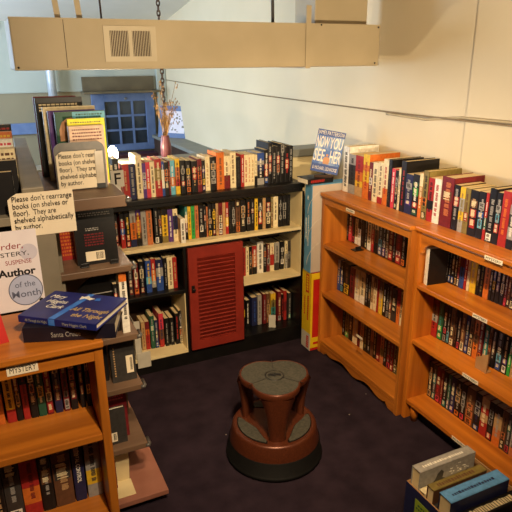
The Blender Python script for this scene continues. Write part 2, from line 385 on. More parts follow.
PAL = {'1': (226,192,164), '2': (240,232,44), '3': (92,146,196)}
PAL.update(K=(18,16,17), H=(52,49,47), S=(148,144,138), W=(222,217,205), C=(218,202,162), T=(176,140,96), Y=(212,172,44),
           O=(198,104,38), R=(156,38,34), D=(104,26,30), p=(192,56,72), P=(80,48,118), B=(44,72,140), N=(30,34,70),
           L=(98,168,190), t=(52,122,116), G=(46,150,66), g=(32,78,58), o=(122,106,56), U=(94,62,42), c=(184,108,64))
PW = {'1': 'salmon', '2': 'lemon', '3': 'sky blue'}
PW.update(K='black', H='charcoal', S='grey', W='white', C='cream', T='tan', Y='yellow', O='orange', R='red', D='maroon', p='pink red',
          P='purple', B='blue', N='navy', L='light blue', t='teal', G='green', g='dark green', o='olive', U='brown', c='copper')
BM = {k: noise_mat('cover_'+PW[k].replace(' ', '_'), v, tuple(min(255, x*1.1+3) for x in v), 60, 0.45, 0, 0.4) for k, v in PAL.items()}
M = {}
M['paper'] = noise_mat('page_paper', (228,206,160), (205,178,128), 1.0, 0.85, 0, .1, 0, (400, 8, 8))
M['paper_white'] = noise_mat('white_page_paper', (236,228,208), (218,206,180), 1.0, 0.85, 0, .1, 0, (400, 8, 8))
M['sheet'] = noise_mat('paper_sheet', (240,226,200), (232,216,188), 8, 0.8, 0, .1)
M['poster'] = noise_mat('poster_sheet', (236,228,232), (226,216,222), 8, 0.5, 0, .3)
M['ink'] = noise_mat('black_ink', (30,28,28), (40,38,38), 30, 0.8, 0, .1)
M['ink_red'] = noise_mat('red_ink', (150,40,48), (140,34,40), 30, .8, 0, .1)
M['ink_grey'] = noise_mat('grey_ink', (104,108,132), (96,100,122), 30, .8, 0, .1)
for ax, nm in enumerate('xyz'):
    M['oak_'+nm] = wood_mat('orange_stained_wood_'+nm, (150,84,28), (204,124,44), ax)
    M['oakl_'+nm] = wood_mat('honey_stained_wood_'+nm, (160,86,24), (210,124,38), ax)
    M['oakd_'+nm] = wood_mat('dark_honey_wood_'+nm, (150,84,26), (198,118,38), ax)
    M['rack_'+nm] = wood_mat('brown_laminate_'+nm, (104,80,62), (120,94,74), ax, .45)
M['deck'] = noise_mat('pink_brown_laminate', (150,98,80), (162,108,90), 12, .5)
M['blackp'] = noise_mat('black_paint', (13,12,12), (21,19,18), 14, .38, 0, .5)
M['creamp'] = noise_mat('cream_paint', (232,214,168), (222,202,154), 10, .5)
M['brownback'] = noise_mat('dark_brown_board', (52,34,24), (66,44,30), 10, .7)
M['redpaint'] = noise_mat('red_paint', (128,38,28), (140,44,32), 12, .5)
M['wall'] = noise_mat('cream_wall', (224,208,176), (219,203,170), 2.2, .9, 0, .15, .05)
M['wallfar'] = noise_mat('grey_green_wall', (176,182,172), (168,174,162), 2.0, .9, 0, .15)
M['wallolive'] = noise_mat('olive_grey_wall', (146,136,110), (138,128,104), 2.0, .9, 0, .15)
M['walldim'] = noise_mat('brown_bounce_damper', (96,76,58), (84,66,50), 2.0, .9, 0, .15)  # dark tone chosen for unseen walls and near ceiling to cut bounced light
M['ceil'] = noise_mat('white_ceiling', (236,232,222), (230,226,214), 2.0, .9, 0, .1)
M['duct'] = noise_mat('beige_duct_paint', (190,174,142), (182,166,134), 5, .5, 0, .35)
M['grille'] = noise_mat('pale_grille_paint', (206,192,162), (196,182,152), 8, .45)
M['ductin'] = noise_mat('dark_duct_inside', (66,48,34), (54,40,28), 8, .8)
M['ledge'] = noise_mat('grey_ledge_paint', (134,134,124), (126,126,118), 8, .6)
M['greycab'] = noise_mat('grey_green_paint', (122,114,98), (136,126,108), 8, .55)
M['bluepaint'] = noise_mat('blue_paint', (104,124,162), (94,114,152), 14, .6)
M['darkglass'] = noise_mat('dark_window_glass', (36,44,52), (52,60,68), 5, .12, 0, .6)
M['maroonbox'] = noise_mat('maroon_panel', (70,28,34), (60,24,30), 8, .6)
M['carpet'] = carpet_mat()
M['copper'] = noise_mat('brown_hammered_metal', (96,48,28), (82,40,24), 160, .36, .35, .5, .12)
M['rubber'] = noise_mat('black_rubber', (8,7,7), (12,11,11), 60, .7, 0, .2)
M['pad'] = noise_mat('ribbed_grey_rubber', (58,57,50), (74,71,62), 90, .75, 0, .3, .3)
M['chrome'] = noise_mat('bright_metal', (190,186,178), (170,166,160), 30, .3, .9)
M['pipe'] = noise_mat('galvanised_pipe', (196,202,206), (176,184,190), 12, .4, .3)
M['blackplastic'] = noise_mat('black_plastic', (20,20,22), (26,26,28), 40, .35)
M['whiteplastic'] = noise_mat('white_plastic', (206,200,186), (196,190,176), 20, .5)
M['clear'] = noise_mat('cloudy_plastic_strip', (176,164,144), (190,178,158), 30, .25)
M['greymetal'] = noise_mat('grey_steel', (92,90,88), (104,100,96), 40, .4, .3)
M['card'] = noise_mat('cardboard', (176,136,92), (162,122,80), 18, .85, 0, .1)
M['boxblue'] = noise_mat('light_blue_board', (88,148,186), (80,138,176), 24, .5)
M['boxgrey'] = noise_mat('pale_grey_board', (196,182,168), (188,174,160), 10, .55)
M['boxyellow'] = noise_mat('yellow_board', (232,196,30), (222,184,24), 14, .5)
M['boxred'] = noise_mat('red_board', (196,36,26), (184,30,22), 14, .5)
M['green'] = noise_mat('lime_label', (150,170,50), (140,160,44), 20, .6)
M['vase'] = noise_mat('mauve_ceramic', (104,60,66), (94,52,58), 12, .35)
M['straw'] = noise_mat('dried_stem', (176,138,84), (146,108,62), 30, .85)
M['chain'] = noise_mat('brown_chain_metal', (72,56,44), (92,74,60), 60, .5, .4)
M['cable'] = noise_mat('beige_cable', (196,176,136), (186,166,126), 20, .5)
M['darkcable'] = noise_mat('brown_cable', (150,130,96), (136,116,84), 20, .6)
M['ochre'] = noise_mat('dusty_ledge_wall_shade', (108,96,72), (92,82,62), 6, .8)
M['bulb'] = emit_mat('lit_bulb_glass', (255,244,226), 30)
M['skin'] = noise_mat('printed_hand', (205,150,110), (190,135,95), 20, .5)
M['skyprint'] = noise_mat('printed_sky', (70,110,185), (190,215,235), 14, .4, 0, .4, 0, (1,1,1), 3, .45, .75)
M['bluecloth'] = noise_mat('deep_blue_jacket', (34,44,120), (28,36,104), 14, .35)
M['darkjacket'] = noise_mat('dark_jacket', (24,22,34), (32,28,42), 14, .35)
M['gold'] = noise_mat('gold_print', (190,160,90), (205,175,110), 30, .5)
M['ribbon'] = noise_mat('blue_ribbon_print', (50,110,205), (70,130,220), 30, .4)

# ------------------------------------------------------------------ mesh builder
class MB:
    def __init__(s): s.v = []; s.f = []; s.m = []; s.mats = []; s.sm = []
    def mi(s, mat):
        if mat not in s.mats: s.mats.append(mat)
        return s.mats.index(mat)
    def add(s, vs, fs, mat, smooth=False, T=None):
        o = len(s.v); i = s.mi(mat)
        s.v += [tuple(T @ Vector(p)) if T else tuple(p) for p in vs]
        for f in fs: s.f.append([o+k for k in f]); s.m.append(i); s.sm.append(smooth)
        return s
    def box(s, x0, x1, y0, y1, z0, z1, mat, T=None):
        v = [(x0,y0,z0),(x1,y0,z0),(x1,y1,z0),(x0,y1,z0),(x0,y0,z1),(x1,y0,z1),(x1,y1,z1),(x0,y1,z1)]
        return s.add(v, [(0,3,2,1),(4,5,6,7),(0,1,5,4),(1,2,6,5),(2,3,7,6),(3,0,4,7)], mat, False, T)
    def lathe(s, prof, mat, n=48, T=None, cap=True, smooth=True):
        v = []; f = []
        for r, z in prof:
            for k in range(n):
                a = 2*PI*k/n; v.append((r*math.cos(a), r*math.sin(a), z))
        for j in range(len(prof)-1):
            for k in range(n):
                k2 = (k+1) % n; f.append((j*n+k, j*n+k2, (j+1)*n+k2, (j+1)*n+k))
        if cap: f.append(tuple(range(n-1, -1, -1))); f.append(tuple((len(prof)-1)*n+k for k in range(n)))
        return s.add(v, f, mat, smooth, T)
    def prism(s, pts, h0, h1, mat, T=None, smooth=False):      # polygon in xy, extruded in z
        n = len(pts)
        v = [(x, y, h0) for x, y in pts] + [(x, y, h1) for x, y in pts]
        f = [tuple(range(n-1, -1, -1)), tuple(range(n, 2*n))]
        f += [(k, (k+1) % n, n+(k+1) % n, n+k) for k in range(n)]
        return s.add(v, f, mat, smooth, T)
    def tube(s, pts, r, mat, n=8, T=None):
        pts = [Vector(p) for p in pts]; v = []; f = []
        for i, p in enumerate(pts):
            d = (pts[min(i+1, len(pts)-1)] - pts[max(i-1, 0)]).normalized()
            a = d.orthogonal().normalized(); b = d.cross(a)
            rr = r[i] if isinstance(r, (list, tuple)) else r
            for k in range(n):
                t = 2*PI*k/n; v.append(tuple(p + a*math.cos(t)*rr + b*math.sin(t)*rr))
        # keep rings aligned
        for i in range(len(pts)-1):
            o1, o2 = i*n, (i+1)*n
            best = min(range(n), key=lambda q: (Vector(v[o1])-Vector(v[o2+q])).length)
            for k in range(n):
                f.append((o1+k, o1+(k+1) % n, o2+(k+1+best) % n, o2+(k+best) % n))
        f.append(tuple(range(n-1, -1, -1))); f.append(tuple((len(pts)-1)*n+k for k in range(n)))
        return s.add(v, f, mat, True, T)
    def build(s, name, parent=None, loc=None, bevel=0.0, seg=2):
        me = bpy.data.meshes.new(name); me.from_pydata(s.v, [], s.f)
        for m in s.mats: me.materials.append(m)
        for p, i, sm in zip(me.polygons, s.m, s.sm): p.material_index = i; p.use_smooth = sm
        bm = bmesh.new(); bm.from_mesh(me); bmesh.ops.recalc_face_normals(bm, faces=bm.faces); bm.to_mesh(me); bm.free()
        o = bpy.data.objects.new(name, me); COL.objects.link(o)
        if parent: o.parent = parent
        if loc: o.location = loc
        if bevel:
            b = o.modifiers.new('edge', 'BEVEL'); b.width = bevel; b.segments = seg; b.limit_method = 'ANGLE'
        return o
def tag(o, label=None, cat=None, group=None, kind=None):
    if label: o['label'] = label
    if cat: o['category'] = cat
    if group: o['group'] = group
    if kind: o['kind'] = kind
    return o
def empty(name, loc, rz=0.0, rot=None):
    o = bpy.data.objects.new(name, None); COL.objects.link(o); o.location = loc
    o.empty_display_size = .05
    o.rotation_euler = rot if rot else (0, 0, rz)
    return o
def box1(name, x0, x1, y0, y1, z0, z1, mat, parent=None, bevel=0.0):
    return MB().box(x0, x1, y0, y1, z0, z1, mat).build(name, parent, None, bevel)
def text_mesh(body, size, mat, depth=.0002, align='LEFT', shear=0.0, offset=0.0, sx=1.0, spacing=1.0):
    cu = bpy.data.curves.new('lettering', 'FONT'); cu.body = body; cu.size = size; cu.extrude = depth
    cu.align_x = align; cu.shear = shear; cu.offset = offset; cu.space_line = spacing; cu.resolution_u = 3
    t = bpy.data.objects.new('lettering', cu); COL.objects.link(t)
    bpy.context.view_layer.update()
    dg = bpy.context.evaluated_depsgraph_get()
    me = bpy.data.meshes.new_from_object(t.evaluated_get(dg))
    bpy.data.objects.remove(t, do_unlink=True); bpy.data.curves.remove(cu)
    me.materials.clear(); me.materials.append(mat)
    if sx != 1.0: me.transform(Matrix.Scale(sx, 4, (1, 0, 0)))
    return me
def lettering(lines, parent, name='lettering', mw=None):
    """lines: (text, size, x, z, material, opts) laid on the local xz plane facing -y; one mesh per call"""
    bm = bmesh.new(); mats = []
    for tx, size, x, z, mat, op in lines:
        op = dict(op); rot = op.pop('rot', 0); y = op.pop('y', 0.0); fit = op.pop('fit', 0)
        me = text_mesh(tx, size, mat, **op)
        if fit:
            xs = [v.co.x for v in me.vertices]; me.transform(Matrix.Scale(fit/(max(xs)-min(xs)), 4, (1, 0, 0)))
        R = Matrix.Translation((x, y, z)) @ Matrix.Rotation(PI/2, 4, 'X') @ Matrix.Rotation(rot, 4, 'Z')
        me.transform(R)
        if mat not in mats: mats.append(mat)
        k = len(bm.faces); bm.from_mesh(me); bm.faces.ensure_lookup_table()
        for i in range(k, len(bm.faces)): bm.faces[i].material_index = mats.index(mat)
        bpy.data.meshes.remove(me)
    me = bpy.data.meshes.new(name); bm.to_mesh(me); bm.free()
    for m in mats: me.materials.append(m)
    o = bpy.data.objects.new(name, me); COL.objects.link(o)
    if parent: o.parent = parent
    if mw is not None: o.matrix_local = mw
    return o

# ------------------------------------------------------------------ books
ORD = ['first','second','third','fourth','fifth','sixth','seventh','eighth','ninth','tenth','eleventh','twelfth','thirteenth','fourteenth','fifteenth',
       'sixteenth','seventeenth','eighteenth','nineteenth','twentieth']
TEN = {20:'twenty', 30:'thirty', 40:'forty'}
def ordinal(n):
    if n <= 20: return ORD[n-1]
    t = n//10*10; u = n-t
    if u == 0: return {30:'thirtieth', 40:'fortieth'}[t]
    return TEN[t]+'-'+ORD[u-1]
def marks(mb, w, h, y, mat, rng, z0=.2, z1=.8):
    """illegible print running down a spine, as thin raised dashes"""
    z = h*z1; lw = max(.003, w*rng.uniform(.26, .46)); lo = rng.uniform(-.06, .06)*w
    while z > h*z0:
        word = rng.randint(3, 8)
        for k in range(word):
            lh = rng.uniform(.0022, .0044)
            if z-lh < h*z0: break
            a = -lw/2*rng.uniform(.75, 1.0); b = lw/2*rng.uniform(.7, 1.0)
            mb.box(lo+a, lo+b, y-.0004, y+.0002, z-lh, z, mat)
            z -= lh + .0013
        z -= .006
    return mb
def make_book(w, h, d, code, kind='p', seed=0, sidecode=None, paper=None, name=None):
    """spine faces -y, thickness along x, returns root Empty with parts"""
    rng = random.Random(seed)
    bands, _, tcol = code.partition('/')
    hard = kind == 'h'
    t = min(.0028 if hard else .0012, w*.18); ins = .003 if hard else .0006
    root = empty(name or ('hardback_book' if hard else 'paperback_book'), (0, 0, 0))
    mb = MB(); n = len(bands)
    main = max(bands, key=lambda c: (bands.count(c), -bands.index(c)))
    sm = BM[sidecode or main]
    for s in (-1, 1):
        x0, x1 = (-w/2, -w/2+t) if s < 0 else (w/2-t, w/2)
        mb.box(x0, x1, .0006, d, 0, h, sm)
    # spine in bands; hard spines are slightly rounded
    prof = [(-w/2, .0006), (-w*.3, -.0006 if hard else 0), (w*.3, -.0006 if hard else 0), (w/2, .0006), (w/2, .0006+t), (-w/2, .0006+t)]
    yf = -.0006 if hard else 0.0
    if n > 1:
        cuts = [h*(1-i/n) for i in range(n+1)]
        for i in range(1, n): cuts[i] += rng.uniform(-.04, .04)*h
    else: cuts = [h, 0]
    dark = main in 'KNHDUPgo'
    if dark:
        # dark spine with printed blocks set into it
        mb.prism(prof, 0, h, BM[main])
        for i, b in enumerate(bands):
            if b == main: continue
            hw = w*rng.uniform(.3, .43); z1, z0 = cuts[i]-.004, cuts[i+1]+.003
            if i == n-1: z0 = .006; hw = w*.36; z1 = min(z1, z0+.03) if rng.random() < .7 else z1
            mb.box(-hw, hw, yf-.0003, yf+.0003, z0, z1, BM[b])
            ink = BM['K'] if b in 'SWCTYOcLp' else BM['C']
            z = z1-.004
            while z > z0+.006:
                for k in range(rng.randint(3, 7)):
                    lh = rng.uniform(.002, .0036)
                    if z-lh < z0+.002: break
                    mb.box(-hw*.7, hw*rng.uniform(.35, .7), yf-.0006, yf-.0002, z-lh, z, ink); z -= lh+.0012
                z -= .005
    else:
        for i, b in enumerate(bands):
            mb.prism(prof, cuts[i+1], cuts[i], BM[b])
    mb.build('cover', root)
    pg = MB().box(-w/2+t, w/2-t, t+.001, d-ins, ins, h-ins, paper or M['paper'])
    pg.build('page_block', root)
    if not tcol: tcol_ = 'S' if dark else ('K' if main in 'WCTSYLc' else 'C')
    else: tcol_ = tcol
    if tcol_ in BM and tcol != '-':
        tm = marks(MB(), w, h, yf, BM[tcol_], rng, .12 if n == 1 else .22, rng.uniform(.8, .92))
        tm.build('spine_print', root)
    return root, main, bands, tcol
PLACE = dict(
 R1=("top of the black shelf unit", "books along the top of the black unit"),
 R2=("the long cream upper shelf", "books on the long cream upper shelf"),
 R3=("black shelf left of red door", "books on the black shelf left of the red door"),
 R4=("cream shelf left of red door", "books on the low cream shelf left of the red door"),
 R5=("cream shelf right of red door", "books on the cream shelf right of the red door"),
 R6=("dark shelf right of red door", "books on the dark bottom shelf right of the red door"),
 R7=("top of the corner bookcase", "books along the top of the corner bookcase"),
 R8=("corner bookcase's upper shelf", "books on the corner bookcase's upper shelf"),
 R9=("corner bookcase's middle shelf", "books on the corner bookcase's middle shelf"),
 R10=("corner bookcase's bottom shelf", "books on the corner bookcase's bottom shelf"),
 R11=("top of the right-edge bookcase", "books along the top of the right-edge bookcase"),
 R12=("right-edge bookcase's upper shelf", "books on the right-edge bookcase's upper shelf"),
 R13=("right-edge bookcase's middle shelf", "books on the right-edge bookcase's middle shelf"),
 R14=("right-edge bookcase's bottom shelf", "books on the right-edge bookcase's bottom shelf"),
 L1=("left bookcase's upper shelf", "books on the left bookcase's upper shelf"),
 L2=("left bookcase's lower shelf", "big books on the left bookcase's lower shelf"))
SEEN0 = dict(L1=1, L2=1)      # first entries stand outside the frame
def book_row(key):
    R = ROWS[key]; place, grp = PLACE[key]
    off = SEEN0.get(key, 0)
    for i, (u0, u1, P, h, d, code, kind) in enumerate(R['books']):
        if i < off: continue
        w = u1-u0
        root, main, bands, tcol = make_book(w, h, d, code, kind, hash_seed(key, i))
        c = (u0+u1)/2
        if R['axis'] == 'x': root.location = (c, P, R['z']+.0003)
        else: root.location = (P, -c, R['z']+.0003); root.rotation_euler = (0, 0, -PI/2)
        acc = [b for b in bands if b != main]
        size = 'thick ' if w > .038 else ('thin ' if w < .014 else '')
        kn = 'hardback' if kind == 'h' else 'paperback'
        if acc: desc = f"{size}{PW[main]} {kn} with {PW[acc[-1]]} on its spine"
        elif tcol in PW: desc = f"{size}{PW[main]} {kn} with {PW[tcol]} spine print"
        else: desc = f"{size}plain {PW[main]} {kn}"
        lab = f"{desc}, {ordinal(i+1-off)} from left, {place}"
        if len(lab.split()) > 16: lab = f"{size}{PW[main]} {kn}, {ordinal(i+1-off)} from left, {place}"
        tag(root, lab, 'book', grp)
        if key == 'L2' and code.endswith('/x'):
            lettering([("TOTAL CONTROL", .0165, -.006, h*.72, BM['W'], dict(rot=-PI/2, y=-.0008, depth=.0003, fit=.115, offset=.0004))], root, 'spine_title')
def hash_seed(k, i): return sum(ord(c)*(j+3) for j, c in enumerate(k))*131 + i*17

# ------------------------------------------------------------------ the setting
XW = 1.95
def struct(name, mb, bevel=0.0): return tag(mb.build(name, None, None, bevel), kind='structure')
struct('floor', MB().box(-2.2, XW, -1.6, 3.08, -.1, 0, M['carpet']))
struct('wall_right', MB().box(XW, XW+.1, 1.93, 6.6, -1.2, 2.6, M['wall']).box(XW-.012, XW+.1, -1.6, 1.93, -.1, 2.6, M['wall']))
struct('wall_back', MB().box(-2.2, XW+.1, 6.6, 6.7, 1.352, 2.6, M['wallfar']).box(-2.2, XW+.1, 6.6, 6.7, -1.2, 1.352, M['wallolive']))
struct('wall_left', MB().box(-2.3, -2.2, -1.6, 6.7, -1.2, 2.6, M['walldim']))
struct('wall_front', MB().box(-2.3, XW+.1, -1.7, -1.6, -.1, 2.6, M['walldim']))
ce = MB()
ce.box(-2.3, XW+.1, -1.7, 3.2, 2.42, 2.5, M['walldim']).box(-2.3, XW+.1, 3.2, 4.2, 2.42, 2.5, M['ceil'])  # unseen near half coloured dark so it returns less light
ce.add([(-2.3,4.2,2.42),(XW+.1,4.2,2.42),(XW+.1,6.7,2.03),(-2.3,6.7,2.03),(-2.3,4.2,2.5),(XW+.1,4.2,2.5),(XW+.1,6.7,2.11),(-2.3,6.7,2.11)],
       [(0,1,2,3),(4,7,6,5),(0,4,5,1),(1,5,6,2),(2,6,7,3),(3,7,4,0)], M['ceil'])
struct('ceiling', ce)
struct('floor_lower', MB().box(-2.2, XW, 3.2, 6.6, -1.3, -1.2, M['brownback']))
struct('wall_half', MB().box(-2.2, XW, 3.09, 3.2, -1.2, 1.096, M['creamp']))
struct('trim_1', MB().box(-2.2, XW-.001, 3.072, 3.235, 1.096, 1.142, M['ledge']), .004)
# ledge running along the far part of the right wall
struct('trim_2', MB().box(1.72, XW-.001, 3.24, 6.45, .83, .862, M['ledge']).box(1.74, XW-.001, 3.24, 6.45, -.2, .83, M['brownback']), .003)
struct('trim_3', MB().box(-2.2, 1.12, 6.57, 6.599, .93, 1.045, M['bluepaint']).box(-2.2, 1.12, 6.585, 6.599, 1.35, 1.358, M['wallfar']), .002)
struct('trim_4', MB().box(-2.2, .22, 6.54, 6.599, 1.965, 2.04, M['ceil']).box(-2.2, .22, 6.56, 6.599, 1.93, 1.965, M['ceil']), .003)
struct('trim_5', MB().box(1.84, 1.945, 6.53, 6.599, .2, 1.6, M['wallfar']), .003)
struct('baseboard_right', MB().box(XW-.03, XW-.0125, -1.6, 1.92, 0, .09, M['oak_y']), .002)
# blue nine-pane sash in the far wall
win = empty('window_1', (1.46, 6.56, .69)); tag(win, kind='structure')
WX0, WX1, WZ0, WZ1 = -.36, .335, 0.0, .63
f = MB()
px = [-.225, .235]; pz = [.075, .545]
f.box(WX0, px[0], -.02, .03, WZ0, WZ1, M['bluepaint']); f.box(px[1], WX1, -.02, .03, WZ0, WZ1, M['bluepaint'])
f.box(px[0], px[1], -.02, .03, WZ0, pz[0], M['bluepaint']); f.box(px[0], px[1], -.02, .03, pz[1], WZ1, M['bluepaint'])
f.build('sash_frame', win, None, .004)
g = MB()
for k in (1, 2):
    xx = px[0]+(px[1]-px[0])*k/3; zz = pz[0]+(pz[1]-pz[0])*k/3
    g.box(xx-.011, xx+.011, -.012, .018, pz[0], pz[1], M['bluepaint']); g.box(px[0], px[1], -.0115, .0175, zz-.011, zz+.011, M['bluepaint'])
g.build('glazing_bars', win)
MB().box(px[0], px[1], .004, .008, pz[0], pz[1], M['darkglass']).build('glass_panes', win)
MB().lathe([(.012,0),(.014,.01),(.006,.016)], M['chrome'], 16, Matrix.Translation((.005, -.02, .575)) @ Matrix.Rotation(PI/2, 4, 'X')).build('sash_knob', win)
# dusty ledge above the sash, with an upright board painting the shaded wall
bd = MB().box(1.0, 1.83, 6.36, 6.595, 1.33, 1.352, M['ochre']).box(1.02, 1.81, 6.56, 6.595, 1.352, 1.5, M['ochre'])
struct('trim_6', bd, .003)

# ------------------------------------------------------------------ duct with vent, straps, riser
du = empty('heating_duct', (.97, 2.43, 1.637)); tag(du, 'long beige boxed heating duct hung across the room at eye level', 'duct')
def rel(o, root): o.location = o.location - root.location
def part(mb, name, root, bevel=0.0):
    o = mb.build(name, root, None, bevel); o.location = -Vector(root.location); return o
part(MB().box(.136, 1.818, 2.43, 2.72, 1.634, 1.824, M['duct']), 'duct_box', du, .006)
part(MB().box(.136, 1.818, 2.4275, 2.43, 1.637, 1.643, M['duct']).box(.136, 1.818, 2.4275, 2.43, 1.818, 1.824, M['duct']).box(.329, .331, 2.4285, 2.43, 1.643, 1.818, M['ductin']), 'seam_flange', du)
v = MB()
v.box(.478, .69, 2.424, 2.4295, 1.664, 1.684, M['grille']).box(.478, .69, 2.424, 2.4295, 1.781, 1.799, M['grille'])
v.box(.478, .502, 2.424, 2.4295, 1.684, 1.781, M['grille']).box(.666, .69, 2.424, 2.4295, 1.684, 1.781, M['grille']).box(.576, .592, 2.424, 2.4295, 1.684, 1.781, M['grille'])
vo = part(v, 'vent_grille', du)
lv = MB()
for a, b in ((.502, .576), (.592, .666)):
    lv.box(a, b, 2.4288, 2.4297, 1.684, 1.781, M['ductin'])
    n = 11
    for k in range(n):
        x = a + (k+.5)*(b-a)/n
        lv.box(x-.0013, x+.0013, 2.4245, 2.4287, 1.684, 1.781, M['grille'])
lo = lv.build('vent_louvres', vo)
part(MB().box(1.398, 1.424, 2.424, 2.4272, 1.632, 1.9, M['duct']).box(1.398, 1.424, 2.424, 2.73, 1.628, 1.632, M['duct']), 'wrap_strap', du)
for x, dx in ((.322, -.012), (.405, -.012)):
    part(MB().add([(x-.011,2.5,1.824),(x+.011,2.5,1.824),(x+.011+dx*4,2.5,2.42),(x-.011+dx*4,2.5,2.42),(x-.011,2.504,1.824),(x+.011,2.504,1.824),(x+.011+dx*4,2.504,2.42),(x-.011+dx*4,2.504,2.42)],
        [(0,1,2,3),(4,7,6,5),(0,4,5,1),(1,5,6,2),(2,6,7,3),(3,7,4,0)], M['duct']), 'hanger_strap', du)
part(MB().tube([(.50,2.55,1.824),(.492,2.55,2.42)], .004, M['chain'], 6), 'hanger_wire', du)
part(MB().tube([(1.29,2.55,1.824),(1.28,2.55,2.42)], .008, M['greymetal'], 8), 'hanger_rod', du)
part(MB().box(1.50, 1.80, 2.52, 2.72, 1.824, 2.419, M['duct']), 'riser', du, .004)
scr = MB()
for x, z in ((1.803, 1.812), (1.793, 1.648), (1.48, 1.818), (.15, 1.645)):
    scr.lathe([(.004, 0), (.004, .003)], M['blackp'], 10, Matrix.Translation((x, 2.4275, z)) @ Matrix.Rotation(PI/2, 4, 'X'))
part(scr, 'screws', du)
pi_ = tag(MB().tube([(.70, 6.5, 1.0), (.70, 6.5, 2.07)], .045, M['pipe'], 20).build('vent_pipe'), 'pale galvanised pipe rising along the far grey wall behind the duct', 'pipe')
# hanging chain with a hook cap
ch = empty('hanging_chain', (1.02, 3.5, 2.42)); tag(ch, 'brown chain hanging from the ceiling behind the duct above the vase', 'chain')
c = MB()
for k in range(44):
    z = 2.36 - k*.027
    T = Matrix.Translation((1.02, 3.5, z)) @ Matrix.Rotation(PI/2*(k % 2), 4, 'Z')
    pts = [(math.cos(a)*.009, 0, math.sin(a)*.018) for a in [2*PI*q/10 for q in range(11)]]
    c.tube(pts, .0042, M['chain'], 5, T)
part(c, 'chain_links', ch)
part(MB().lathe([(.01,0),(.028,.02),(.03,.07),(.016,.075)], M['duct'], 16, Matrix.Translation((1.02, 3.5, 2.345))), 'ceiling_cap', ch)
# cables along the right wall
def cable(name, pts, r, mat, lab):
    P = []
    for a, b in zip(pts[:-1], pts[1:]):
        for k in range(8): P.append(Vector(a).lerp(Vector(b), k/8))
    P.append(Vector(pts[-1]))
    return tag(MB().tube(P, r, mat, 8).build(name), lab, 'cable')
cable('wall_cable', [(1.942, 6.55, 1.455), (1.942, 5.2, 1.43), (1.942, 4.0, 1.41), (1.942, 2.5, 1.402), (1.942, 2.1, 1.403), (1.93, 1.95, 1.406), (1.928, 1.5, 1.41), (1.928, .6, 1.415)], .004, M['darkcable'], 'long brown cable strung along the cream wall above the bookcases')
cable('wall_cable', [(1.944, 2.5, 1.392), (1.944, 2.2, 1.388), (1.944, 2.08, 1.402), (1.944, 1.96, 1.416), (1.93, 1.9, 1.418), (1.932, 1.5, 1.424), (1.932, .6, 1.428)], .006, M['cable'], 'pale beige cable above the brown one near the wall seam')

# ------------------------------------------------------------------ black shelf unit at the back
bu = empty('shelf_unit', (.95, 2.93, 0)); tag(bu, 'black and cream painted shelf unit with red louvred door against half wall', 'shelf unit')
YF, YB = 2.78, 3.07
X0, X1 = .33, 1.615
part(MB().box(X0, X1, YF-.005, YB, .972, 1.0, M['blackp']).box(X0+.01, X1-.01, YF+.003, YB, .95, .972, M['blackp']), 'top_board', bu, .003)
part(MB().box(X0, X1, YF+.01, YB-.01, 0, .085, M['blackp']), 'plinth', bu)
part(MB().box(X0, X1, YB-.008, YB, .085, .95, M['brownback']), 'back_panel', bu)
part(MB().box(X1-.013, X1, YF, YB-.008, .085, .95, M['blackp']).box(X1-.017, X1-.013, YF+.003, YB-.01, .43, .95, M['creamp']), 'side_panel', bu, .001)
part(MB().box(X0, X0+.013, YF, YB-.008, .085, .95, M['blackp']), 'side_panel', bu, .001)
part(MB().box(X0+.013, X1-.017, YF, YB-.008, .722, .74, M['creamp']), 'cream_shelf', bu, .001)
part(MB().box(X0+.013, X1-.013, YF+.004, YB-.008, .711, .7217, M['blackp']), 'shelf_edge', bu)
part(MB().box(.872, .886, YF+.004, YB-.008, .085, .711, M['blackp']).box(.867, .872, YF+.006, YB-.01, .1, .448, M['creamp']), 'divider', bu)
part(MB().box(1.214, 1.226, YF+.004, YB-.008, .085, .711, M['blackp']), 'divider', bu)
part(MB().box(X0+.013, .872, YF+.006, YB-.008, .449, .47, M['blackp']), 'black_shelf', bu, .002)
part(MB().box(X0+.013, .872, YF, YB-.008, .085, .1, M['creamp']), 'cream_floor', bu, .001)
part(MB().box(1.226, X1-.017, YF, YB-.008, .43, .444, M['creamp']).box(1.226, X1-.013, YF+.004, YB-.008, .42, .43, M['blackp']), 'cream_shelf', bu, .001)
part(MB().box(1.226, X1-.013, YF+.006, YB-.008, .085, .1, M['blackp']), 'black_floor', bu, .001)
dr = part(MB(), 'door', bu)
d = MB(); a, b, c0, c1 = .889, 1.212, .102, .709
d.box(a, a+.05, 2.758, 2.779, c0, c1, M['redpaint']).box(b-.05, b, 2.758, 2.779, c0, c1, M['redpaint'])
d.box(a+.05, b-.05, 2.758, 2.779, c0, c0+.055, M['redpaint']).box(a+.05, b-.05, 2.758, 2.779, c1-.055, c1, M['redpaint'])
d.box(a+.05, b-.05, 2.7745, 2.7785, c0+.055, c1-.055, M['redpaint'])
nl = 21
for k in range(nl):
    z = c0+.055+(k+.5)*(c1-c0-.11)/nl
    T = Matrix.Translation(((a+b)/2, 2.7665, z)) @ Matrix.Rotation(rad(32), 4, 'X')
    d.box(-(b-a)/2+.05, (b-a)/2-.05, -.0022, .0022, -.0115, .0115, M['redpaint'], T)
bpy.data.objects.remove(dr, do_unlink=True)
dr = part(d, 'door', bu)
kn = MB().lathe([(.004,0),(.004,.008),(.009,.012),(.009,.018),(.004,.021)], M['blackp'], 14, Matrix.Translation((a+.022, 2.758, .475)) @ Matrix.Rotation(PI/2, 4, 'X'))
kn.box(a+.012, a+.03, 2.7555, 2.758, .455, .497, M['blackp'])
kn.build('door_knob', dr)

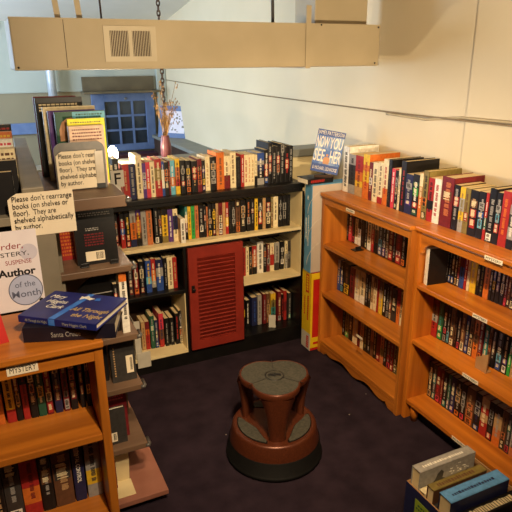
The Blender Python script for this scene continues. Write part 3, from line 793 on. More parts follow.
# ------------------------------------------------------------------ wooden bookcases
def bookcase(name, W, D, H, shelves, label, wood, apron, legs=False, brackets=False):
    """local frame: front faces -y at y=0, x from -W/2 to W/2"""
    r = empty(name, (0, 0, 0)); tag(r, label, 'bookcase')
    wx, wy, wz = M[wood+'_x'], M[wood+'_y'], M[wood+'_z']
    st = .024
    t = MB().box(-W/2-.002, W/2+.002, -.012, D, H-.02, H, wx); t.build('top_board', r, None, .004)
    MB().box(-W/2+.02, W/2-.02, .002, .02, H-.062, H-.0245, wx).box(-W/2+.001, W/2-.001, .004, .022, H-.0245, H-.02, M['brownback']).build('top_rail', r, None, .003)
    for s in (-1, 1):
        xa, xb = (-W/2, -W/2+st) if s < 0 else (W/2-st, W/2)
        MB().box(xa, xb, 0, D-.001, 0 if not legs else .0, H-.02, wz).build('side_panel', r, None, .003)
    MB().box(-W/2+st, W/2-st, D-.008, D-.001, .05, H-.02, M['brownback']).build('back_panel', r)
    for z in shelves:
        MB().box(-W/2+st, W/2-st, .003, D-.008, z-.022, z, wx).build('shelf', r, None, .003)
    zb = shelves[-1]-.022
    if apron:
        # scalloped kick board
        n = 60; pts = []
        for k in range(n+1):
            x = -W/2+st + (W-2*st)*k/n; u = abs(2*k/n-1)
            lo = .004 if u > .86 else (.03 - .012*math.cos((u-.0)*PI*3) if u < .8 else .004 + .026*(.86-u)/.06)
            pts.append((x, lo))
        poly = pts + [(W/2-st, zb-.0005), (-W/2+st, zb-.0005)]
        MB().prism(poly, -.018, -.002, wx, Matrix.Rotation(PI/2, 4, 'X')).build('kick_board', r)
    else:
        MB().box(-W/2+st, W/2-st, .06, .078, 0, zb, M['blackp']).build('kick_board', r)
        for s in (-1, 1):
            MB().lathe([(.016, 0), (.02, .045), (.02, zb)], wz, 16, Matrix.Translation((s*(W/2-st-.03), .035, 0))).build('foot', r)
    if brackets:
        for s in (-1, 1):
            pts = [(0, 0), (.085, 0)] + [(.085-.07*math.sin(q*PI/2/8), -.055*(1-math.cos(q*PI/2/8))) for q in range(1, 9)] + [(0, -.055)]
            pts = [(s*(x)-s*(W/2-st), z+H-.062) for x, z in pts]
            MB().prism(pts, -.018, -.004, wx, Matrix.Rotation(PI/2, 4, 'X')).build('corner_bracket', r)
    return r
def shelf_label(case, x, z, w, h, text, y=-.001):
    l = MB().box(x-w/2, x+w/2, y-.0012, y, z-h/2, z+h/2, M['sheet']).build('shelf_label', case)
    if text:
        lettering([(text, h*.78, x-w*.43, z-h*.28, M['ink'], dict(y=y-.0014, shear=.1, fit=w*.86))], l, 'label_text')
b1 = bookcase('bookcase', .75, .298, .976, [.685, .39, .085], 'orange wooden bookcase with scalloped kick board, in the corner beside game boxes', 'oak', True)
b1.location = (1.63, (2.612+1.862)/2, 0); b1.rotation_euler = (0, 0, -PI/2)
yc = (2.612+1.862)/2
shelf_label(b1, yc-2.34, .896+.038, .075, .016, 'MYSTERY', .0015)
shelf_label(b1, yc-2.20, .279, .055, .013, '', .0022)
b2 = bookcase('bookcase', .93, .276, .976, [.71, .433, .11], 'honey wooden bookcase with curved corner brackets, cut by the right photo edge', 'oakl', False, True, True)
b2.location = (1.655, 1.857-.465, 0); b2.rotation_euler = (0, 0, -PI/2)
yc2 = 1.857-.465
for yy, zz, ww in ((1.421, .958, .085), (1.46, .7, .075), (1.467, .423, .085), (1.483, .1, .08)):
    shelf_label(b2, yc2-yy, zz, ww, .017, 'MYSTERY', -.0125 if zz > .9 else .0022)
b3 = bookcase('bookcase', .80, .275, .976, [.685, .39, .085], 'orange wooden bookcase with MYSTERY label in the lower left, under the dark novels', 'oakd', True)
b3.location = (-.202, 1.385, 0)
shelf_label(b3, .2, .938, .074, .028, 'MYSTERY', .0015)

for k in ROWS: book_row(k)

# ------------------------------------------------------------------ step stool
def trefoil(R, a0, n=120, k=.16, r3=.02):
    P = []
    for i in range(n):
        a = 2*PI*i/n
        f = (a-a0+PI/3) % (2*PI/3) - PI/3; d_ = R*.35; rc = R*.65
        q = d_*math.cos(f)+math.sqrt(rc*rc-(d_*math.sin(f))**2)
        P.append((q*math.cos(a), q*math.sin(a)))
    return P
SX, SY = .971, 1.894
ks = empty('step_stool', (SX, SY, 0)); tag(ks, 'round brown two-step rolling stool with black rubber base, on dark carpet', 'step stool')
MB().lathe([(.211, .004), (.216, .012), (.212, .02), (.207, .022), (.203, .078), (.192, .086)], M['rubber'], 72).build('rubber_base', ks)
MB().lathe([(.2, .074), (.199, .082), (.186, .138), (.182, .1455), (.174, .147), (.02, .147)], M['copper'], 72).build('lower_step', ks)
A0 = math.atan2(-SY, -SX) + rad(6)
top = MB()
pts = trefoil(.157, A0)
top.prism(pts, .335, .352, M['copper'], None, True)
n = len(pts)
ring = []
for (s_, z_) in ((1.0, .335), (1.015, .346), (1.0, .358), (.97, .361), (.94, .358)):
    ring.append([(x*s_, y*s_, z_) for x, y in pts])
vv = [p for r_ in ring for p in r_]; ff = []
for j in range(len(ring)-1):
    for k in range(n): ff.append((j*n+k, j*n+(k+1) % n, (j+1)*n+(k+1) % n, (j+1)*n+k))
top.add(vv, ff, M['copper'], True)
top.build('top_step', ks)
pd = MB(); q = [(x*.945, y*.945) for x, y in pts]
pd.prism(q, .352, .3595, M['pad'])
po = pd.build('top_pad', ks)
# dividing grooves and badge
gv = MB()
for k in range(3):
    a = A0 + PI/3 + k*2*PI/3
    T = Matrix.Rotation(a, 4, 'Z'); gv.box(.04, .132, -.0015, .0015, .3592, .3601, M['blackp'], T)
gv.lathe([(.042, .3590), (.042, .3601), (.038, .3601)], M['blackp'], 40)
gv.build('pad_grooves', po)
bg = MB().lathe([(.037, .3595), (.037, .3612), (.034, .3618)], M['pad'], 40)
for s_ in (-1, 1):      # embossed wing-like badge mark
    bg.prism([(0, -.012), (s_*.012, -.004), (s_*.026, -.01), (s_*.03, .004), (s_*.016, .014), (s_*.006, .008), (0, .02)], .3616, .3632, M['blackp'], Matrix.Rotation(A0+PI/2, 4, 'Z'))
bg.build('badge', po)
for k in range(3):
    a = A0 + k*2*PI/3
    T = Matrix.Rotation(a, 4, 'Z')
    L = MB(); rows_ = []
    for t in range(9):
        u = t/8; z = .147+.19*u
        hw = .036 + .034*u**2.2; ro = .152 - .008*(1-u) - .0*u; ri = ro-.02
        rows_.append([(ro-.006, -hw, z), (ro+.006, -hw*.5, z), (ro+.006, hw*.5, z), (ro-.006, hw, z), (ri-.006, hw, z), (ri-.002, 0, z), (ri-.006, -hw, z)])
    vv = [p for r_ in rows_ for p in r_]; m_ = 7; ff = []
    for j in range(8):
        for i in range(m_): ff.append((j*m_+i, j*m_+(i+1) % m_, (j+1)*m_+(i+1) % m_, (j+1)*m_+i))
    L.add(vv, ff, M['copper'], True, T); L.build('leg', ks)
    # tread pad between the legs
    b = a + PI/3; P = []
    for i in range(25):
        w_ = rad(-44+88*i/24); P.append((.164*math.cos(w_), .164*math.sin(w_)))
    for i in range(25):
        w_ = rad(44-88*i/24); rr = .095 + .055*(abs(w_)/rad(44))**2
        P.append((rr*math.cos(w_), rr*math.sin(w_)))
    T = Matrix.Rotation(b, 4, 'Z')
    o = MB().prism([(x*1.0, y) for x, y in P], .147, .1485, M['rubber'], T).build('step_pad', ks)
    MB().prism([(.128+(x-.128)*.9, y*.93) for x, y in P], .1485, .151, M['pad'], T).build('tread', o)
ks.scale = (1, 1, 1.075)

# ------------------------------------------------------------------ left: grey cabinet and display rack
gc = empty('display_cabinet', (-.2, 2.3, 0)); tag(gc, 'tall grey painted cabinet at far left behind the poster, paperbacks on top', 'cabinet')
part(MB().box(-.55, .145, 1.702, 2.9, 1.225, 1.25, M['greycab']), 'top_board', gc, .002)
part(MB().prism([(.068,1.702),(.128,1.702),(.166,2.9),(.114,2.9)], 1.25, 1.33, M['greycab']), 'raised_ledge', gc, .004)
part(MB().box(.085, .145, 1.702, 1.74, 0, 1.225, M['greycab']), 'front_stile', gc, .003)
part(MB().box(.125, .145, 1.74, 2.9, 0, 1.225, M['brownback']), 'side_panel', gc)
part(MB().box(-.55, .085, 1.99, 2.0, 0, 1.225, M['blackp']), 'back_panel', gc)
for z in (.98, .7):
    part(MB().box(-.55, .085, 1.71, 1.99, z-.02, z, M['greycab']), 'shelf', gc, .002)
# face-out paperbacks on the cabinet
fb = [(.02, 2.6, 'K', 'R', 'black-topped paperback standing farthest back on the tall grey cabinet'), (.022, 2.37, 'O', 'Y', 'flame orange paperback second from the back on the grey cabinet'),
      (.028, 2.17, 'W', 'p', 'white and pink paperback third from the back on the grey cabinet'), (.05, 1.965, 'C', 'U', 'thick cream paperback with dark lines, on the grey cabinet'),
      (.024, 1.835, 'K', 'O', 'black paperback with orange lettering, second from front on the grey cabinet'), (.022, 1.755, 'K', 'R', 'black paperback with red letter, front of the row on the grey cabinet')]
xr = [.1, .09, .083, .077, .07, .052]
for i, (t, y, c_, tc, lab) in enumerate(fb):
    r, *_ = make_book(t, [.172,.168,.164,.16,.142,.122][i], .125, c_, 'p', 900+i, name='paperback_book')
    # turn so the cover faces the camera side and the spine is on the right
    r.rotation_euler = (0, 0, PI/2); r.location = (xr[i], y, 1.2503)
    tag(r, lab, 'book', 'face-out paperbacks on the grey cabinet')
    rng = random.Random(40+i); mb = MB(); h = [.172,.168,.164,.16,.142,.122][i]
    for row_ in range(1 if i > 3 else 2):
        z = h-.012-row_*.016; y0 = .008 if i < 4 else .05
        while y0 < .115:
            wdt = rng.uniform(.006, .016)
            mb.box(-t/2-.0006, -t/2+.0002, y0, y0+wdt, z-.008, z, BM[tc]); y0 += wdt+.004
    mb.build('cover_print', r)

rk = empty('display_rack', (.3, 2.1, 0)); tag(rk, 'tall brown display rack with stepped narrow shelves, between left bookcase and black unit', 'rack')
part(MB().prism([(.15,1.855),(.393,1.855),(.393,2.05),(.378,2.06),(.378,2.42),(.15,2.42)], 1.207, 1.247, M['rack_x']), 'top_shelf', rk, .003)
SH = [1.0, .735, .525, .262]
for z in SH:
    part(MB().box(.15, .398, 1.855, 2.12, z-.024, z, M['rack_x']), 'shelf', rk, .003)
part(MB().box(.15, .385, 2.12, 2.14, .06, 1.207, M['rack_z']), 'back_panel', rk)
part(MB().box(.15, .17, 1.88, 2.12, .06, 1.207, M['greycab']), 'side_panel', rk)
part(MB().box(.15, .452, 1.795, 2.5, .04, .062, M['deck']), 'base_deck', rk, .002)
part(MB().box(.16, .43, 1.83, 2.47, 0, .04, M['blackp']), 'plinth', rk)
for z in [1.235]+[q-.004 for q in SH]:
    part(MB().tube([(.39, 1.853, z-.008), (.402, 1.853, z-.008), (.406, 1.862, z-.008), (.406, 1.9, z-.008)], .007, M['greymetal'], 10), 'shelf_end_cap', rk)

# large books in the top tray, face out towards the room, spine on the left
big = [(.18, .349, 2.29, .27, .012, 'K', 'black magazine with white headline, tallest at the back of the rack top'),
       (.176, .33, 2.31, .2735, .01, 'D', 'thin maroon-edged magazine, hindmost on the rack top'),
       (.195, .38, 2.21, .2415, .014, 'C', 'cream tall book behind the purple one on the rack top'),
       (.208, .373, 2.175, .231, .016, 'P', 'purple-edged tall book on the rack top, behind the teal cover'),
       (.225, .399, 2.125, .2295, .018, 'g', 'dark green book showing a hand and teal header on the rack top'),
       (.258, .386, 2.078, .2085, .012, '2', 'yellow book behind the salmon book on the rack top'),
       (.256, .375, 2.045, .187, .03, '1', 'salmon orange book with fine print, right behind the grey bookend')]
for i, (x0, x1, y, h, t, c_, lab) in enumerate(big):
    r, *_ = make_book(t, h+.023, x1-x0, c_, 'p', 700+i, sidecode=c_, paper=M['paper_white'], name='large_book')
    # spine to the left (-x): local -y -> -x is a turn of -90 deg, local +x -> -y (front cover towards camera)
    r.rotation_euler = (0, 0, -PI/2); r.location = (x0, y+t/2, 1.2473); h += .023
    tag(r, lab, 'book', 'large books in the tray on the rack')
    D = x1-x0; fx = t/2
    P = MB()
    if i == 0:
        for z, a, b in ((h-.022, .012, D-.02), (h-.032, .012, D-.014), (h-.042, .012, D-.05)):
            y0 = a; rng = random.Random(5)
            while y0 < b:
                w_ = rng.uniform(.006, .014); P.box(fx-.0002, fx+.0006, y0, min(b, y0+w_), z-.006, z, BM['C']); y0 += w_+.003
        P.build('headline_print', r)
    if i == 3:
        P.box(fx-.0002, fx+.0006, .003, D-.003, h-.012, h-.001, BM['P']).build('header_band', r)
    if i == 4:
        P.box(fx-.0002, fx+.0006, .06, D-.001, h-.028, h-.001, BM['L']).build('teal_header', r)
        Q = MB(); rng = random.Random(8)
        for z in (h-.008, h-.018):
            y0 = .072
            while y0 < D-.015:
                w_ = rng.uniform(.004, .009); Q.box(fx+.0004, fx+.001, y0, y0+w_, z-.005, z, BM['g']); y0 += w_+.003
        Q.build('header_print', r)
        hp = [(.012, -.1), (.012, -.06), (.022, -.035), (.04, -.022), (.058, -.02), (.072, -.028), (.076, -.045), (.062, -.04), (.05, -.05), (.044, -.075), (.038, -.1)]
        T = Matrix.Translation((fx, 0, h)) @ Matrix(((0,0,1,0),(1,0,0,0),(0,1,0,0),(0,0,0,1)))
        MB().prism(hp, -.0002, .0006, M['skin'], T).build('hand_picture', r)
    if i in (5, 6):
        rng = random.Random(60+i)
        for row_ in range(2 if i == 5 else 4):
            z = h-.01-row_*.011; y0 = .012
            while y0 < D-.015:
                w_ = rng.uniform(.003, .008); P.box(fx-.0002, fx+.0005, y0, y0+w_, z-.0045, z, BM['o' if i == 5 else 'D']); y0 += w_+.0025
        P.build('cover_print', r)
# grey bookend with taped notice
be = empty('bookend', (.28, 2.005, 1.2473)); tag(be, 'grey steel bookend on the rack top holding a taped paper notice', 'bookend')
W2, H2, rr = .084, .162, .028
pts = [(-W2, 0), (W2, 0)] + [(W2-rr+rr*math.cos(q), H2-rr+rr*math.sin(q)) for q in [PI/2*k/8 for k in range(9)]] + [(-W2+rr+rr*math.cos(q), H2-rr+rr*math.sin(q)) for q in [PI/2+PI/2*k/8 for k in range(9)]]
MB().prism(pts, -.0015, .0015, M['greymetal'], Matrix.Rotation(PI/2, 4, 'X')).build('upright_plate', be)
MB().box(-W2, W2, 0.0015, .04, 0, .0025, M['greymetal']).build('base_plate', be)
def curl(x0, x1, z0, z1, y, mat, cut=0.0, nx=14, bow=.003, dog=0.0):
    """a sheet of paper, slightly bowed, real thickness"""
    v = []; f = []; nz = 8
    for side in (0, .0004):
        for j in range(nz+1):
            for i in range(nx+1):
                u = i/nx; w = j/nz
                x = x0+(x1-x0)*u; z = z0+(z1-z0)*w
                if cut and u < .12 and w > .75: z -= (w-.75)*cut*(1-u/.12)
                v.append((x, y+side-bow*math.sin(PI*u)*(.4+.6*w), z))
    N = (nx+1)*(nz+1)
    for j in range(nz):
        for i in range(nx):
            a = j*(nx+1)+i
            f.append((a, a+1, a+nx+2, a+nx+1)); f.append((N+a, N+a+nx+1, N+a+nx+2, N+a+1))
    edge = [i for i in range(nx+1)] + [j*(nx+1)+nx for j in range(1, nz+1)] + [nz*(nx+1)+i for i in range(nx-1, -1, -1)] + [j*(nx+1) for j in range(nz-1, 0, -1)]
    for a, b in zip(edge, edge[1:]+edge[:1]): f.append((a, N+a, N+b, b))
    return MB().add(v, f, mat)
NOTE = ["Please don't rearrange", "books (on shelves or", "floor).  They are", "shelved alphabetically", "by author."]
nt = empty('paper_notice', (.283, 1.9983, 1.252)); tag(nt, "shorter paper notice asking not to rearrange books, taped on the grey bookend", 'notice', None)
curl(-.083, .05, 0, .13, 0, M['sheet'], .06, bow=.004).build('sheet', nt)
PL = ["Please don't rear", "books (on shelve", "floor).  They are", "shelved alphabe", "by author."]
lettering([(PL[i], .0225, -.076, .107-i*.023, M['ink'], dict(y=-.0045, fit=(.118, .118, .118, .118, .073)[i])) for i in range(5)], nt, 'printed_text')
MB().box(.044, .071, -.0065, -.0045, .004, .126, M['clear']).build('plastic_strip', nt)
MB().box(.043, .072, -.009, -.0015, -.003, .014, M['blackplastic']).build('clip', nt)
n2 = empty('paper_notice', (.118, 1.7012, 1.189)); tag(n2, 'larger cream paper notice hanging from the front of the grey cabinet top', 'notice')
curl(-.09, .088, 0, .128, 0, M['sheet'], .07, bow=.004).build('sheet', n2)
lettering([(NOTE[i], .0225, -.08, .105-i*.0205, M['ink'], dict(y=-.0045, fit=(.162, .15, .115, .162, .072)[i])) for i in range(5)], n2, 'printed_text')

# things on the rack shelves
def barcode(parent, x0, x1, z0, z1, y, seed=1):
    l = MB().box(x0, x1, y-.0006, y, z0, z1, M['sheet']).build('barcode_label', parent)
    rng = random.Random(seed); mb = MB(); x = x0+(x1-x0)*.55
    while x < x1-.003:
        w_ = rng.uniform(.0006, .002); mb.box(x, x+w_, y-.0009, y-.0004, z0+(z1-z0)*.15, z1-(z1-z0)*.12, M['ink']); x += w_+rng.uniform(.0007, .0018)
    mb.build('barcode_bars', l)
def face_out(x0, x1, y, z, h, t, code, label, lean=0.0, spine_left=True, name='hardback_book', bar=None, prints=(), rz=0.0):
    r = empty(name, ((x0+x1)/2, y, z), 0, (rad(-lean), 0, rad(rz))); tag(r, label, 'book')
    W = x1-x0
    c = MB().box(-W/2, W/2, 0, .002, 0, h, BM[code]).box(-W/2, W/2, t-.002, t, 0, h, BM[code]).box(-W/2, -W/2+.003, .002, t-.002, 0, h, BM[code])
    c.build('cover', r)
    MB().box(-W/2+.003, W/2-.003, .002, t-.002, .003, h-.003, M['paper_white']).build('page_block', r)
    for k, (a, b, zt, zb, col, ln) in enumerate(prints):
        rng = random.Random(int(a*1000)+k); P = MB(); n = ln
        for q in range(n):
            z1 = zt-(zt-zb)*q/n; lh = (zt-zb)/n*.55; xx = a
            while xx < b:
                w_ = rng.uniform(.004, .011); P.box(xx, min(b, xx+w_), -.0007, .0001, z1-lh, z1, BM[col]); xx += w_+.0025
        P.build('cover_print', r)
    if bar: barcode(r, bar[0], bar[1], bar[2], bar[3], 0, int(x0*1000))
    return r
r = face_out(.222, .362, 1.915, 1.0003, .188, .03, 'K', 'black hardback showing its barcoded back cover on the upper rack shelf', 6, bar=(-.04, .024, .012, .046),
     prints=((-.05, .055, .18, .166, 'S', 2), (-.032, .012, .128, .116, 'S', 2), (-.038, .026, .108, .062, 'D', 5)))
ez = empty('book_easel', (.292, 1.9, 1.0003)); tag(ez, 'black book easel whose two feet hold the black back-cover hardback', 'book stand')
for s in (-1, 1):
    MB().box(s*.05-.014, s*.05+.014, -.012, .01, 0, .004, M['blackplastic']).box(s*.05-.014, s*.05+.014, -.012, -.008, .004, .016, M['blackplastic']).build('foot', ez, None, .0015)
face_out(.182, .226, 2.0, 1.0003, .13, .03, 'R', 'red speckled book behind the notice, at left of the upper rack shelf', 4, prints=((-.02, .02, .125, .01, 'O', 9),))
# shelf three
ar = empty('book_holder', (.265, 1.93, .7353)); tag(ar, 'black arched book holder on the rack shelf behind the blue novel', 'book holder')
pts = [(-.105, 0), (.09, 0), (.09, .2)] + [(.09-.195*k/12, .2+.028*math.sin(PI*(.5+.5*k/12))-.1*(k/12)**3) for k in range(13)]
MB().prism(pts, -.008, .008, M['blackp'], Matrix.Rotation(PI/2, 4, 'X')).build('arched_plate', ar)
MB().box(-.1, .09, .008, .06, 0, .004, M['blackp']).build('base_plate', ar)
MB().box(-.08, .08, -.0095, -.008, .15, .153, BM['S']).build('edge_line', ar)
r, *_ = make_book(.026, .232, .13, 'OWWWWWWW/H', 'p', 321); r.location = (.36, 1.875, .7353); tag(r, 'white-spined paperback with orange top, right end of the third rack shelf', 'book')
r, *_ = make_book(.016, .185, .11, 'KRKKK/S', 'p', 322); r.location = (.337, 1.9, .7353); tag(r, 'narrow black paperback with red band beside the white-spined one on rack', 'book')
# shelf four
face_out(.297, .388, 1.9, .5253, .16, .03, 'H', 'charcoal hardback with barcode, on the fourth rack shelf', 5, bar=(.01, .036, .03, .1), prints=((-.035, -.03, .14, .02, 'T', 12),))
face_out(.2, .29, 1.93, .5253, .15, .028, 'K', 'black hardback left of the charcoal one, on the fourth rack shelf', 5)
# shelf five
face_out(.255, .346, 1.93, .2623, .215, .028, 'D', 'maroon hardback with fine print, behind the dark paperback low on the rack', 5, prints=((-.04, .035, .205, .16, 'p', 4),))
face_out(.258, .33, 1.895, .2623, .15, .018, 'H', 'dark charcoal paperback with pale label, on the fifth rack shelf', 5, name='paperback_book', bar=(-.033, -.002, .012, .05))
# deck
cb = empty('bookend', (.27, 1.87, .0623)); tag(cb, 'cream curved steel bookend on the pink-brown rack base', 'bookend')
pts = [(-.085, 0), (.055, 0), (.06, .09)] + [(.06-.06*math.sin(0)-.11*(1-math.cos(PI*k/16))/2-.0, .13+.05*math.sin(PI*k/16)) for k in range(17)] + [(-.085, .1)]
MB().prism(pts, -.0015, .0015, M['creamp'], Matrix.Translation((0, .05, 0)) @ Matrix.Rotation(PI/2, 4, 'X')).build('upright_plate', cb)
MB().box(-.085, .06, -.045, .049, 0, .003, M['creamp']).build('base_plate', cb, None, .001)
face_out(.2, .272, 1.885, .0655, .125, .02, 'D', 'maroon paperback leaning on the cream bookend at the rack base', 4, name='paperback_book', prints=((-.03, .03, .12, .09, 'K', 2),))
# white steel bookend at the lower left shelf of the unit
wb = empty('bookend', (.585, 2.79, .1003)); tag(wb, 'white steel bookend with square card, at left of the low cream shelf', 'bookend')
MB().box(-.012, .02, -.004, -.001, 0, .235, M['whiteplastic']).box(-.012, -.009, -.001, .1, 0, .235, M['whiteplastic']).build('upright_plate', wb)
MB().box(-.009, .065, -.019, -.0165, -.045, .05, M['whiteplastic']).build('square_card', wb, None, .001)
MB().box(-.009, .065, -.0165, -.004, .0, .0025, M['whiteplastic']).build('base_plate', wb)
# small forward book on the cream shelf and small bookend on the dark shelf
r, *_ = make_book(.025, .135, .1, 'W', 'p', 55, sidecode='T', paper=M['paper_white']); r.location = (.877, 2.783, .7403); r.rotation_euler = (0, 0, rad(0))
tag(r, 'small white-spined tan book pulled forward on the long cream shelf', 'book')
sb = empty('bookend', (1.43, 2.825, .1003)); tag(sb, 'small pale bookend tag on the dark shelf right of the red door', 'bookend')
MB().box(-.02, .022, 0, .002, 0, .085, M['whiteplastic']).box(-.02, .022, .002, .03, 0, .002, M['whiteplastic']).build('plate', sb)
sb.rotation_euler = (0, 0, rad(-35))
# F divider card
fc = empty('divider_card', (.557, 2.79, 1.0003)); tag(fc, 'white divider card lettered F in front of the black unit top books', 'card')
MB().box(-.032, .032, 0, .002, .076, .158, M['whiteplastic']).box(-.012, .012, 0, .02, 0, .0015, M['whiteplastic']).box(-.012, .012, 0, .002, .0015, .076, M['whiteplastic']).build('card', fc, None, .0015)
lettering([("F", .08, -.02, .09, M['ink'], dict(y=-.0003, offset=.0008))], fc, 'letter')
# bulb lamp on the unit top
lp = empty('bulb_lamp', (.585, 3.0, 1.0003)); lp.scale = (1, 1, 1.05); tag(lp, 'glowing bare bulb lamp behind the books beside the tall rack stack', 'lamp')
MB().lathe([(.035, 0), (.035, .006), (.008, .01), (.007, .12), (.016, .125), (.016, .15)], M['whiteplastic'], 20).build('lamp_stem', lp)
MB().lathe([(.012, .15), (.018, .162), (.026, .186), (.027, .202), (.02, .225), (.009, .236), (.002, .238)], M['bulb'], 24).build('bulb', lp)

# ------------------------------------------------------------------ on top of the left bookcase
po_ = empty('poster', (-.022, 1.672, .9763), 0, (rad(-5), 0, 0)); tag(po_, 'white author of the month mystery poster leaning on the grey cabinet', 'poster')
MB().box(-.105, .112, 0, .003, 0, .238, M['poster']).build('sheet', po_)
lettering([("Murder,", .026, .073, .186, M['ink_red'], dict(y=-.0003, align='RIGHT', shear=.08, fit=.096)), ("MYSTERY,", .018, .086, .164, M['ink'], dict(y=-.0003, align='RIGHT', fit=.11)),
           ("SUSPENSE", .018, .09, .14, M['ink_red'], dict(y=-.0003, align='RIGHT', fit=.07)), ("Author", .030, .096, .106, M['ink'], dict(y=-.0003, align='RIGHT', offset=.001, fit=.102)),
           ], po_, 'printed_text')
LZ = Matrix.Translation((.063, 0, .06)) @ Matrix.Rotation(PI/2, 4, 'X')
gl = MB().lathe([(.047, -.0003), (.047, .0006), (.044, .0007)], M['ink_grey'], 48, LZ, True, False)
g_ = gl.build('magnifier_rim', po_)
MB().lathe([(.0445, .0003), (.0445, .0009)], noise_mat('pale_lens_print', (186,192,222), (176,184,214), 10, .5), 48, LZ, True, False).build('magnifier_lens', po_)
MB().box(-.005, .005, -.0007, .0002, -.03, 0, M['ink'], Matrix.Translation((.097, 0, .026)) @ Matrix.Rotation(rad(-55), 4, 'Y')).build('magnifier_handle', po_)
lettering([("of the", .024, .063, .07, M['ink_grey'], dict(y=-.0012, align='CENTER', fit=.055)), ("Month", .028, .063, .04, M['ink_grey'], dict(y=-.0012, align='CENTER', offset=.0002, fit=.078))], g_, 'lens_text')
MB().lathe([(.024, 0), (.024, .0002)], noise_mat('pale_stain_print', (206,200,214), (196,190,206), 20, .5), 24, Matrix.Translation((.085, -.0001, .172)) @ Matrix.Rotation(PI/2, 4, 'X'), True, False).build('faded_picture', po_)
# two hardbacks lying on the bookcase
def lying_book(loc, rz, L, W, t, mat, label):
    """spine along local x at y=0 (facing -y), lying flat"""
    r = empty('hardback_book', loc, rz); tag(r, label, 'book', 'hardbacks lying on the left bookcase')
    MB().box(0, L, 0, W, 0, .003, mat).box(0, L, 0, W, t-.003, t, mat).box(0, L, -.002, .002, 0, t, mat).build('cover', r, None, .0008)
    MB().box(.004, L-.004, .003, W-.004, .003, t-.003, M['paper_white']).build('page_block', r)
    return r
s1 = lying_book((.012, 1.452, .9765), rad(-19), .235, .16, .042, M['darkjacket'], 'thick dark hardback with gold title lying under the blue novel, left bookcase')
lettering([("Santa Cruise", .02, .07, .012, BM['S'], dict(y=-.0024, fit=.075))], s1, 'spine_title')
s2 = lying_book((.008, 1.495, 1.019), rad(-39.5), .228, .172, .019, M['bluecloth'], 'deep blue hardback with ribbon print, on top of the dark hardback')
ft = dict(depth=.0003)
TT = Matrix.Translation((0, 0, .0193)) @ Matrix.Rotation(-PI/2, 4, 'X')
lettering([("Mary", .03, .012, .125, BM['W'], dict(shear=.3, fit=.048)), ("Higgins", .03, .02, .094, BM['W'], dict(shear=.3, fit=.062)), ("Clark", .03, .036, .062, BM['W'], dict(shear=.3, fit=.05)),
           ("All Through", .03, .115, .06, M['gold'], dict(shear=.3, sx=.75)), ("the Night", .03, .135, .026, M['gold'], dict(shear=.3, sx=.75))], s2, 'cover_print', TT)
MB().add([(.09,0,.0192),(.108,0,.0192),(.128,.17,.0192),(.112,.17,.0192),(.09,0,.0198),(.108,0,.0198),(.128,.17,.0198),(.112,.17,.0198)],
         [(0,3,2,1),(4,5,6,7),(0,1,5,4),(1,2,6,5),(2,3,7,6),(3,0,4,7)], M['ribbon']).build('ribbon_picture', s2)
MB().box(.09, .108, -.0026, -.0015, .001, .0185, M['ribbon']).build('ribbon_on_spine', s2)
MB().prism([(.104,.128),(.115,.138),(.135,.13),(.145,.142),(.128,.146),(.118,.158),(.11,.146),(.1,.15)], .0196, .0203, BM['W']).prism([(.15,.13),(.165,.132),(.16,.148),(.148,.146)], .0196, .0203, M['ribbon']).build('bow_picture', s2)
lettering([("All Through the Night", .011, .02, .005, BM['S'], dict(y=-.0024, fit=.065))], s2, 'spine_title')
lettering([("Mary Higgins Clark", .011, .13, .005, BM['S'], dict(y=-.0024, fit=.07))], s2, 'spine_author')
rt = empty('sale_tag', (-.046, 1.49, .9763), rad(10)); tag(rt, 'small red folded card at the left photo edge on the bookcase', 'card')
MB().add([(-.035,-.02,0),(.02,-.02,0),(.012,.005,.085),(-.035,.005,.085),(-.035,-.018,0),(.02,-.018,0),(.012,.007,.085),(-.035,.007,.085)],
         [(0,1,2,3),(4,7,6,5),(0,4,5,1),(1,5,6,2),(2,6,7,3),(3,7,4,0)], M['boxred']).build('card_front', rt)
MB().add([(-.035,.03,0),(.02,.03,0),(.012,.007,.085),(-.035,.007,.085),(-.035,.032,0),(.02,.032,0),(.012,.009,.085),(-.035,.009,.085)],
         [(0,3,2,1),(4,5,6,7),(0,1,5,4),(1,2,6,5),(2,3,7,6),(3,0,4,7)], M['boxred']).build('card_back', rt)
# pale book on the cabinet shelf at the far left
face_out(-.07, .028, 1.725, .9803, .2, .02, 'W', 'pale book with dark red mark behind the poster, at the left edge', 3, prints=((-.03, .045, .19, .16, 'H', 2),))
face_out(.0, .082, 1.78, .9803, .22, .02, 'K', 'black book on the grey cabinet shelf behind the hanging notice', 3)

# ------------------------------------------------------------------ game boxes in the corner
gb = empty('game_box', (1.715, 2.67, 0)); tag(gb, 'yellow and red game box standing on the floor beside corner bookcase', 'box')
gx0, gx1, gy0, gy1 = 1.583, 1.86, 2.622, 2.722
part(MB().box(gx0, gx1, gy0, gy1, 0, .5, M['boxred']), 'box_body', gb, .002)
part(MB().box(gx0-.0015, gx0, gy0, gy1, .11, .499, M['boxyellow']).box(gx0-.0015, gx0, gy0, gy1, .001, .11, M['whiteplastic']), 'spine_panel', gb)
part(MB().box(gx0, gx1, gy0-.0015, gy0, .46, .499, M['boxyellow']).box(gx0, gx1, gy0-.0015, gy0, .018, .085, M['boxyellow']).box(gx0, gx0+.012, gy0-.0015, gy0, .085, .46, M['boxyellow']), 'front_bands', gb)
rng = random.Random(3)
tb = part(MB().box(gx0-.0022, gx0-.0014, 2.645, 2.68, .37, .485, M['boxred']), 'title_block', gb)
